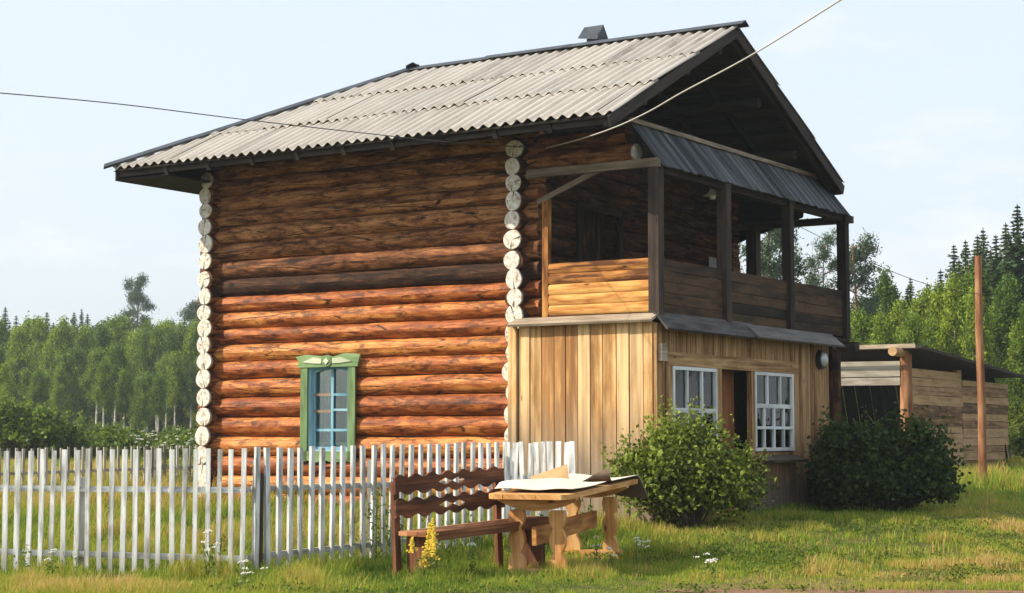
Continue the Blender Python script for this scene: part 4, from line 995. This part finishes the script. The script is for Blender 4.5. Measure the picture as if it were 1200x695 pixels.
# right side
RG = {'birch': 'green birches behind the plank shed', 'spruce': 'spruces in the forest behind the plank shed', 'pine': 'pines behind the balcony'}
RL = {'birch': 'leafy birch in the forest behind the plank shed', 'spruce': 'spruce in the forest behind the plank shed', 'pine': 'pine seen beyond the balcony'}
tree('pine', 905, 236, 62, 1.05, 0, 'tall loose pine framed by the balcony posts')
tree('pine', 862, 262, 66, .8, 1, 'pine half hidden behind the middle balcony post')
tree('pine', 968, 282, 60, .55, 2, 'thin pine with a bare trunk beside the last balcony post')
tree('pine', 1002, 283, 64, .95, 1, 'bushy pine just right of the last balcony post')
tree('spruce', 1198, 236, 66, 1.6, 0, 'tallest dark spruce at the right edge of the picture')
tree('spruce', 1157, 264, 74, 1.5, 1, 'tall spruce with a sharp tip just behind the bare pole')
tree('spruce', 1122, 284, 78, 1.5, 2, 'pointed spruce left of the bare pole')
tree('spruce', 1070, 322, 70, 1.4, 0, 'slender spruce above the ridge of the shed')
tree('spruce', 1026, 328, 72, 1.4, 1, 'spruce left of the slender one above the shed')
tree('birch', 1045, 312, 68, .75, 0, 'narrow birch standing between two spruces above the shed')
tree('birch', 1176, 352, 60, .9, 1, 'small pale birch behind the shed at the far right')
for px, top in ((1136, 318), (1150, 308), (1172, 306), (1188, 318), (1210, 310), (1128, 330), (1163, 326)):
    tree('birch', px, top, random.uniform(66, 80), .75, None, RL['birch'], RG['birch'])
for px, top in ((1008, 375), (1058, 365), (1085, 352), (1100, 345), (1116, 350), (1040, 378), (1072, 372), (1146, 350), (1130, 372), (1095, 380), (1160, 372), (985, 385), (960, 390), (1205, 360), (1198, 385), (1138, 326), (1183, 336), (1120, 334)):
    tree('birch', px, top-12, random.uniform(53, 59), random.uniform(.7, .95), None, RL['birch'], RG['birch'])
for px, top in ((1106, 312), (1136, 278), (1146, 292), (1172, 272), (1184, 258), (1090, 328), (1052, 330), (1012, 342), (1210, 262), (1080, 340), (1040, 346), (1128, 300), (1142, 306), (1165, 290), (1178, 296), (1190, 280), (1114, 330), (1150, 272), (1000, 350), (1066, 334)):
    tree('spruce', px, top, random.uniform(64, 74), 1.6, None, RL['spruce'], RG['spruce'])
for px, top in ((1012, 352), (1036, 348), (1060, 352), (1086, 356), (1022, 366), (1048, 362)):
    tree('birch', px, top, random.uniform(66, 74), 1.1, None, RL['birch'], RG['birch'])
for i in range(22):
    x = 22+i*3.4; y = 62-i*1.9+random.uniform(-4, 4); k = 'birch' if random.random() < .55 else 'spruce'; p = (x/y*F_PX+600)
    (p > 1290 or y > 58) and tree(k, p, random.uniform(11, 15), y, 1.4, None, 'forest tree beyond the right edge of the yard', 'forest trees beyond the right edge of the yard', True)
for px in range(930, 1230, 20):
    tree('spruce', px, 365+random.uniform(-16, 16)-(40 if px > 1110 else 0), random.uniform(84, 98), 1.35, None, RL['spruce'], RG['spruce'])
for px in range(880, 1240, 24):
    tree('birch', px, 420+random.uniform(-16, 16), random.uniform(68, 84), 1.5, None, RL['birch'], RG['birch'])

# ---- bushes
def bush(name, label, cx, cy, rx, ry, h, nclump, mat, lsize, seed, cat='bush', leaf_per=(30, 55), tmin=.1):
    global rng
    rng = np.random.default_rng(seed); random.seed(seed); g = ground(cx, cy); t = thing(name, label, cat, (cx, cy, g)); st = MB(); cents = []; tint = []
    lobes = [(random.uniform(-.5, .5), random.uniform(-.4, .4), random.uniform(.32, .5), random.uniform(.45, 1.0)) for _ in range(8)]+[(0, 0, .6, 1), (-.45, 0, .5, .72), (.45, .1, .5, .78), (.1, -.3, .5, .6)]
    for k in range(nclump):
        az = random.random()*6.283; el = math.asin(random.uniform(-.1, 1)); rr = random.uniform(.45, 1.0)**.6*(1+.28*noise.noise(Vector((math.cos(az)*1.8+seed, math.sin(az)*1.8, el*2))))
        lb = lobes[k % len(lobes)]; c = Vector((lb[0]*rx, lb[1]*ry, 0)) + Vector((lb[2]*math.cos(az)*math.cos(el)*rx*rr, lb[2]*math.sin(az)*math.cos(el)*ry*rr, max(.08, lb[3]*h*(.42+.58*math.sin(el)*rr) if el > 0 else h*random.uniform(.08, .45))))
        if k % 3 == 0: st.tube([(c.x*.15, c.y*.15, -.05), (c.x*.6, c.y*.6, c.z*.55), c], [.014, .009, .004], 4, .5, False)
        m_ = random.randint(*leaf_per); tn = random.choice([.05, .2, .4, .65, .95])
        cents.append(rng.normal(size=(m_, 3))*np.array([.105, .105, .1])+np.array(c)); tint.append(np.clip(rng.normal(tn, .16, m_), 0, 1))
        if random.random() < .3:   # shoots poking out
            sh = np.linspace(0, 1, 14)[:, None]*np.array([c.x*random.uniform(.1, .3), c.y*.2, random.uniform(.15, .34)*min(1.6, h)]); cents.append(np.array(c)+sh+rng.normal(size=(14, 3))*.03); tint.append(np.full(14, .85))
    cents = np.concatenate(cents); cents[:, 2] = np.maximum(cents[:, 2], .03); tint = np.concatenate(tint)
    me = leaves(cents, np.full(len(cents), lsize), tint, 'foliage', mat, .15, .75); o = bpy.data.objects.new('foliage', me); C.objects.link(o); o.parent = t
    st.build('stems', M['sprucebark'], t); return t
b1 = at(812, 600, 22.3)
bush('leafy_bush', 'bright sunlit green bush in front of the porch windows', b1.x, 22.1, 1.0, .8, 1.38, 400, M['bushleaf'], .06, 31)
b2 = at(1030, 600, 26)
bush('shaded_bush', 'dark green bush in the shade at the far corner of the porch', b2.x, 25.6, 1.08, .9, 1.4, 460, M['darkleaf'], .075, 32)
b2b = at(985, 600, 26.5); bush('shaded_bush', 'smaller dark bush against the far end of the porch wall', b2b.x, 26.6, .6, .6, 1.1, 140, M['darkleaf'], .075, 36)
SG = 'yellow-green willow shrubs at the foot of the left forest'
for i, (px, top, Y, rx) in enumerate(((-8, 462, 58, 2.0), (22, 468, 56, 1.8), (52, 482, 57, 1.6), (80, 486, 64, 2.0), (108, 504, 60, 1.6), (138, 508, 59, 1.5), (168, 510, 60, 1.5), (198, 509, 60, 1.5), (228, 508, 59, 1.6), (125, 500, 72, 2.0), (205, 504, 72, 2.0), (165, 506, 73, 1.8), (250, 500, 68, 2.0))):
    p = at(px, 508, Y); h = at(px, top, Y).z-ground(p.x, Y)
    t = bush('willow_shrub', 'yellow-green willow shrub at the foot of the left forest', p.x, Y, rx, 1.4, h, 240, M['willowleaf'], .13, 40+i, 'shrub', (26, 40)); t['group'] = SG
for i, (px, top, Y, rx) in enumerate(((1212, 455, 56, 1.2), (1222, 480, 50, 1.2))):
    p = at(px, 508, Y); t = bush('willow_shrub', 'green shrub at the right end of the shed' if i else 'taller green shrub rising behind the right end of the shed', p.x, Y, rx, 1.2, at(px, top, Y).z-ground(p.x, Y), 200, M['bushleaf'], .13, 60+i, 'shrub', (30, 45))

# ---- grass
M['grass'] = None
def grassmat():
    m, t, b = mat_base('meadow_grass'); lk = t.links.new
    a = N(t, 'ShaderNodeAttribute', attribute_name='tint')
    r = ramp(t, [(0, (.07, .14, .018)), (.35, (.21, .32, .035)), (.65, (.4, .42, .06)), (.82, (.5, .34, .09)), (1, (.62, .46, .2))]); lk(a.outputs['Fac'], r.inputs[0])
    lk(r.outputs[0], b.inputs['Base Color']); b.inputs['Roughness'].default_value = .7; b.inputs['Specular IOR Level'].default_value = .15
    tr = N(t, 'ShaderNodeBsdfTranslucent'); lk(r.outputs[0], tr.inputs[0]); ms = N(t, 'ShaderNodeMixShader'); ms.inputs[0].default_value = .45
    lk(b.outputs[0], ms.inputs[1]); lk(tr.outputs[0], ms.inputs[2]); lk(ms.outputs[0], t.nodes['Material Output'].inputs[0]); return m
GM = grassmat(); rng = np.random.default_rng(5)
def vnoise(x, y, sc, seed):
    """cheap smooth value noise, vectorised"""
    r_ = np.random.default_rng(seed); T = r_.random((256, 256)); X = x*sc+100; Y = y*sc+100
    xi = np.floor(X).astype(int); yi = np.floor(Y).astype(int); fx = X-xi; fy = Y-yi; fx = fx*fx*(3-2*fx); fy = fy*fy*(3-2*fy)
    g_ = lambda i, j: T[i % 256, j % 256]
    return (g_(xi, yi)*(1-fx)+g_(xi+1, yi)*fx)*(1-fy)+(g_(xi, yi+1)*(1-fx)+g_(xi+1, yi+1)*fx)*fy
def ssn(a, b, x): t = np.clip((x-a)/(b-a), 0, 1); return t*t*(3-2*t)
def grass_zone(name, y0, y1, dens, hmean, wd, xmargin=1.2):
    area_w = lambda y: y*600/F_PX+xmargin
    n = int(dens*(area_w((y0+y1)/2)*2)*(y1-y0)); y = rng.uniform(y0, y1, n); x = rng.uniform(-1, 1, n)*area_w(y)
    # tufts
    nt_ = n//7; tx = x[:nt_]; ty = y[:nt_]; idx = rng.integers(0, nt_, n); x = np.where(rng.random(n) < .72, tx[idx]+rng.normal(0, .035, n), x); y = np.where(np.abs(x-tx[idx]) < .15, ty[idx]+rng.normal(0, .035, n), y)
    # inside house / shed footprint
    du = (x-K.x)*UX.x+(y-K.y)*UX.y; dv = (x-K.x)*VY.x+(y-K.y)*VY.y
    keep = ~((du > -5.4) & (du < 2.25) & (dv > -.28) & (dv < 6))
    e = ((x-2.9)/1.8)**2+((y-15.35)/.33)**2; keep &= ~((e < 1) & (vnoise(x, y, 2.6, 8) > .38) & (rng.random(n) < .93))
    lawn = np.maximum(ssn(.9, 2.2, x)*(1-ssn(29, 36, y)), .85*ssn(-.9, .1, x)*(1-ssn(18.5, 20, y)))                     # mown part at the right
    bare = vnoise(x, y, 1.7, 4)*.6+vnoise(x, y, 5, 5)*.4
    keep &= ~((bare > .62) & (rng.random(n) < .75*lawn))
    x, y, lawn = x[keep], y[keep], lawn[keep]; n = len(x)
    gz_ = .25*ssn(17, 24, y)+.2*ssn(25, 42, y)+.1*ssn(60, 110, y)
    big = vnoise(x, y, .45, 1); mid = vnoise(x, y, 1.6, 2); sm_ = vnoise(x, y, 4.5, 3)
    h = hmean*(.35+1.3*mid**1.5)*(.5+1.0*sm_)*rng.uniform(.45, 1.35, n)*(1-.6*lawn)*(1-.35*(y < 16.6))
    du2 = (x-K.x)*UX.x+(y-K.y)*UX.y; dv2 = (x-K.x)*VY.x+(y-K.y)*VY.y
    near_wall = np.exp(-np.clip(np.minimum(np.abs(dv2+.4)+np.clip(du2-2.4, 0, 9), np.abs(du2-2.5)+np.clip(-dv2, 0, 9)), 0, 9)/.5); h *= 1+.8*near_wall
    # colour: dry patches and lush patches
    tint = .3+.55*(big-.5)+.5*(mid-.5)+.45*(sm_-.5)+rng.normal(0, .15, n)
    tint += .14*(y > 24)*(1-lawn)+.1*lawn+.05                                   # drier hay meadow on the left
    tint += .34*np.exp(-(((x-4.3)/1.3)**2+((y-16.9)/.7)**2))+.36*np.exp(-(((x-6.2)/.9)**2+((y-21)/2.2)**2))+.12*np.exp(-(((x+4)/2.4)**2+((y-15.3)/.8)**2))
    tint -= .2*np.exp(-(((x-3.2)/1.4)**2+((y-20)/1.6)**2))+.16*np.exp(-(((x+1.2)/1.0)**2+((y-17.0)/1.2)**2))+.15*np.exp(-(((x-5)/2.6)**2+((y-15.4)/.5)**2))
    tint = np.where(rng.random(n) < .06, rng.uniform(.75, 1, n), tint)
    th = rng.uniform(0, 6.283, n); dx, dy = np.cos(th), np.sin(th); lean = rng.uniform(.1, .65, n)*h
    lx, ly = np.cos(th+1.57+rng.normal(0, .5, n))*lean, np.sin(th+1.57+rng.normal(0, .5, n))*lean
    w_ = wd*rng.uniform(.6, 1.4, n)
    def P(a, b, c): return np.stack([a, b, c], 1)
    V = np.stack([P(x-dx*w_/2, y-dy*w_/2, gz_-.02), P(x+dx*w_/2, y+dy*w_/2, gz_-.02), P(x+lx*.35+dx*w_*.38, y+ly*.35+dy*w_*.38, gz_+h*.6), P(x+lx*.35-dx*w_*.38, y+ly*.35-dy*w_*.38, gz_+h*.6), P(x+lx, y+ly, gz_+h), P(x+lx, y+ly, gz_+h)], 1).reshape(-1, 3)
    b_ = np.arange(n)[:, None]*6
    Fc = np.concatenate([b_+np.array([[0, 1, 2, 3]]), b_+np.array([[3, 2, 4, 5]])], 0)
    me = mesh_np(name, V, Fc, np.repeat(np.clip(tint, 0, 1), 6), [GM]); o = bpy.data.objects.new(name, me); C.objects.link(o)
    return o
g1 = grass_zone('meadow_grass', 14.2, 19, 2600, .15, .007); g2 = grass_zone('meadow_grass', 19, 25, 1300, .17, .010, 1.5); g3 = grass_zone('meadow_grass', 25, 36, 520, .2, .013, 1.5); g4 = grass_zone('meadow_grass', 36, 60, 170, .16, .024, 2); g5 = grass_zone('meadow_grass', 60, 115, 22, .16, .09, 4)
gs = [g1, g2, g3, g4, g5]
for g_, l_, d_ in zip(gs, ('grass in the foreground', 'grass round the house', 'meadow grass beyond the fence', 'meadow grass in the middle distance', 'far meadow grass up to the forest'), range(5)):
    g_['kind'] = 'stuff'; g_['label'] = 'yellow-green '+l_; g_['category'] = 'grass'

# low broad-leaved ground cover between the grass
def cover():
    n = 5200; x = rng.uniform(-4.6, 7.5, n); y = rng.uniform(14.4, 23, n); k = vnoise(x, y, 1.1, 12)*.6+vnoise(x, y, 3.3, 13)*.4
    sel = k > .55; x, y = x[sel], y[sel]
    du = (x-K.x)*UX.x+(y-K.y)*UX.y; dv = (x-K.x)*VY.x+(y-K.y)*VY.y; ok = ~((du > -5.4) & (du < 2.25) & (dv > -.28)); x, y = x[ok], y[ok]
    z = .25*ssn(17, 24, y); c = np.stack([x, y, z+.03], 1); c = np.repeat(c, 9, 0); c += rng.normal(size=c.shape)*np.array([.045, .045, .022]); c[:, 2] = np.maximum(c[:, 2], .01)
    me = leaves(c, np.full(len(c), .034), rng.uniform(0, .5, len(c)), 'ground_cover', M['bushleaf'], .55, .7); o = bpy.data.objects.new('ground_cover', me); C.objects.link(o)
    o['kind'] = 'stuff'; o['label'] = 'dark green low broad-leaved weeds spread through the lawn'; o['category'] = 'ground cover'
cover()
# ---- wild flowers and weeds
def weed(name, label, x, y, h, nst, leafc, flower=None, seed=1, spread=.09, cat='plant', group=None):
    random.seed(seed); g = ground(x, y); t = thing(name, label, cat, (x, y, g), 0, group); st = MB(); cents = []; fl = MB()
    for k in range(nst):
        az = random.random()*6.283; d = random.uniform(.2, 1)*spread; hh = h*random.uniform(.7, 1.05)
        top = Vector((math.cos(az)*d*1.6, math.sin(az)*d*1.6, hh)); b_ = Vector((math.cos(az)*d*.4, math.sin(az)*d*.4, -.02)); m_ = (top+b_)/2+Vector((random.uniform(-.01, .01), 0, 0))
        st.tube([b_, m_, top], [.004, .003, .002], 4, .4, False)
        for q in range(int(hh*34)):
            f = random.uniform(.08, .95 if flower is None else .75); c = b_.lerp(top, f)+Vector((random.gauss(0, .028), random.gauss(0, .028), random.gauss(0, .01))); cents.append(c)
        if flower == 'umbel':
            fl = MB()
            for q in range(12):
                r_ = .032*math.sqrt(random.random()); a = random.random()*6.283; c = top+Vector((math.cos(a)*r_, math.sin(a)*r_, -r_*r_*14+random.uniform(0, .008))); fl.box(c, (.0038, 0, .001), (0, .0038, .002), (0, -.001, .003), 0, 1)
            fl.build('flower_head', M['white_fl'], t)
        elif flower == 'spike':
            for q in range(60):
                f = random.random(); c = top+Vector((random.gauss(0, .022*(1.1-f)), random.gauss(0, .022*(1.1-f)), -.3*h+.34*h*f)); fl.box(c, (.009, 0, .002), (0, .009, 0), (0, .002, .006), 0, 1)
    st.build('stems', M['weedstem'], t)
    if cents:
        me = leaves(np.array(cents), np.full(len(cents), .055), rng.uniform(.3, 1, len(cents)), 'leaves', M[leafc], 0, .4); o = bpy.data.objects.new('leaves', me); C.objects.link(o); o.parent = t
    if flower == 'spike': fl.build('flowers', M['yellow_fl'], t)
    return t
M['weedstem'] = plain('weed_stem', (.12, .17, .05), .8, .1); M['white_fl'] = plain('white_petals', (.75, .75, .68), .8, .05); M['yellow_fl'] = plain('yellow_petals', (.72, .52, .05), .8, .1)
p = at(510, 650, 16.4); weed('yellow_flower_plant', 'tall yellow-flowered plant growing in front of the bench', p.x, 16.4, .62, 6, 'willowleaf', 'spike', 71, .09)
p = at(498, 650, 16.2); weed('yellow_flower_plant', 'lower yellow-flowered plant left of the tall one by the bench', p.x, 16.1, .4, 5, 'willowleaf', 'spike', 72, .08)
for i, (px, Y, h) in enumerate(((245, 16.6, .5), (252, 16.4, .35), (282, 15.6, .3), (300, 15.3, .25), (62, 16.5, .3), (700, 18.1, .33), (745, 18.4, .3), (757, 18.2, .28), (716, 17.6, .25), (592, 18.0, .45), (552, 16.9, .35), (824, 17.4, .22), (838, 16.6, .2))):
    p = at(px, 600, Y); weed('umbel_flower', 'small white umbel flowers on thin stems in the grass', p.x, Y, h, 3, 'willowleaf', 'umbel', 80+i, .07, 'wildflower', 'white umbel flowers scattered in the grass')
for i, (px, Y, h) in enumerate(((30, 16.9, .35), (90, 16.9, .3), (250, 17.2, .42), (440, 18.2, 1.0), (451, 18.4, .8), (412, 18.3, .5), (640, 19.5, .55), (622, 19.3, .5), (560, 18.9, .55), (535, 18.6, .55), (603, 20, .6), (505, 18.5, .6), (470, 17.4, .65), (690, 21, .5))):
    p = at(px, 600, Y); weed('tall_weed', 'tall leafy green weed growing along the white picket fence', p.x, Y, h, 4, 'willowleaf', None, 120+i, .08, 'plant', 'green weeds along the white picket fence')
for i in range(26):
    px = 160+i*2.9+random.uniform(-1, 1); Y = 33+i*.06; p = at(px, 520, Y); weed('white_hogweed', 'white umbel flower head showing just over the far fence', p.x, Y-.4, 1.0+random.uniform(-.05, .1), 2, 'willowleaf', 'umbel', 200+i, .12, 'wildflower', 'white flowers along the far fence')

# ---- thin summer haze
HAZE = True
if HAZE:
    mb = MB(); x0, x1, y0, y1, z0_, z1_ = -260, 260, -40, 420, -1.3, 30
    mb.box(((x0+x1)/2, (y0+y1)/2, (z0_+z1_)/2), ((x1-x0)/2, 0, 0), (0, (y1-y0)/2, 0), (0, 0, (z1_-z0_)/2))
    m = bpy.data.materials.new('thin_haze'); m.use_nodes = True; t = m.node_tree; t.nodes.clear(); o_ = t.nodes.new('ShaderNodeOutputMaterial'); v = t.nodes.new('ShaderNodeVolumePrincipled')
    v.inputs['Color'].default_value = (.85, .93, 1, 1); v.inputs['Density'].default_value = .0006; v.inputs['Anisotropy'].default_value = .3; t.links.new(v.outputs[0], o_.inputs['Volume'])
    mb.build('haze', m, None, kind='stuff')
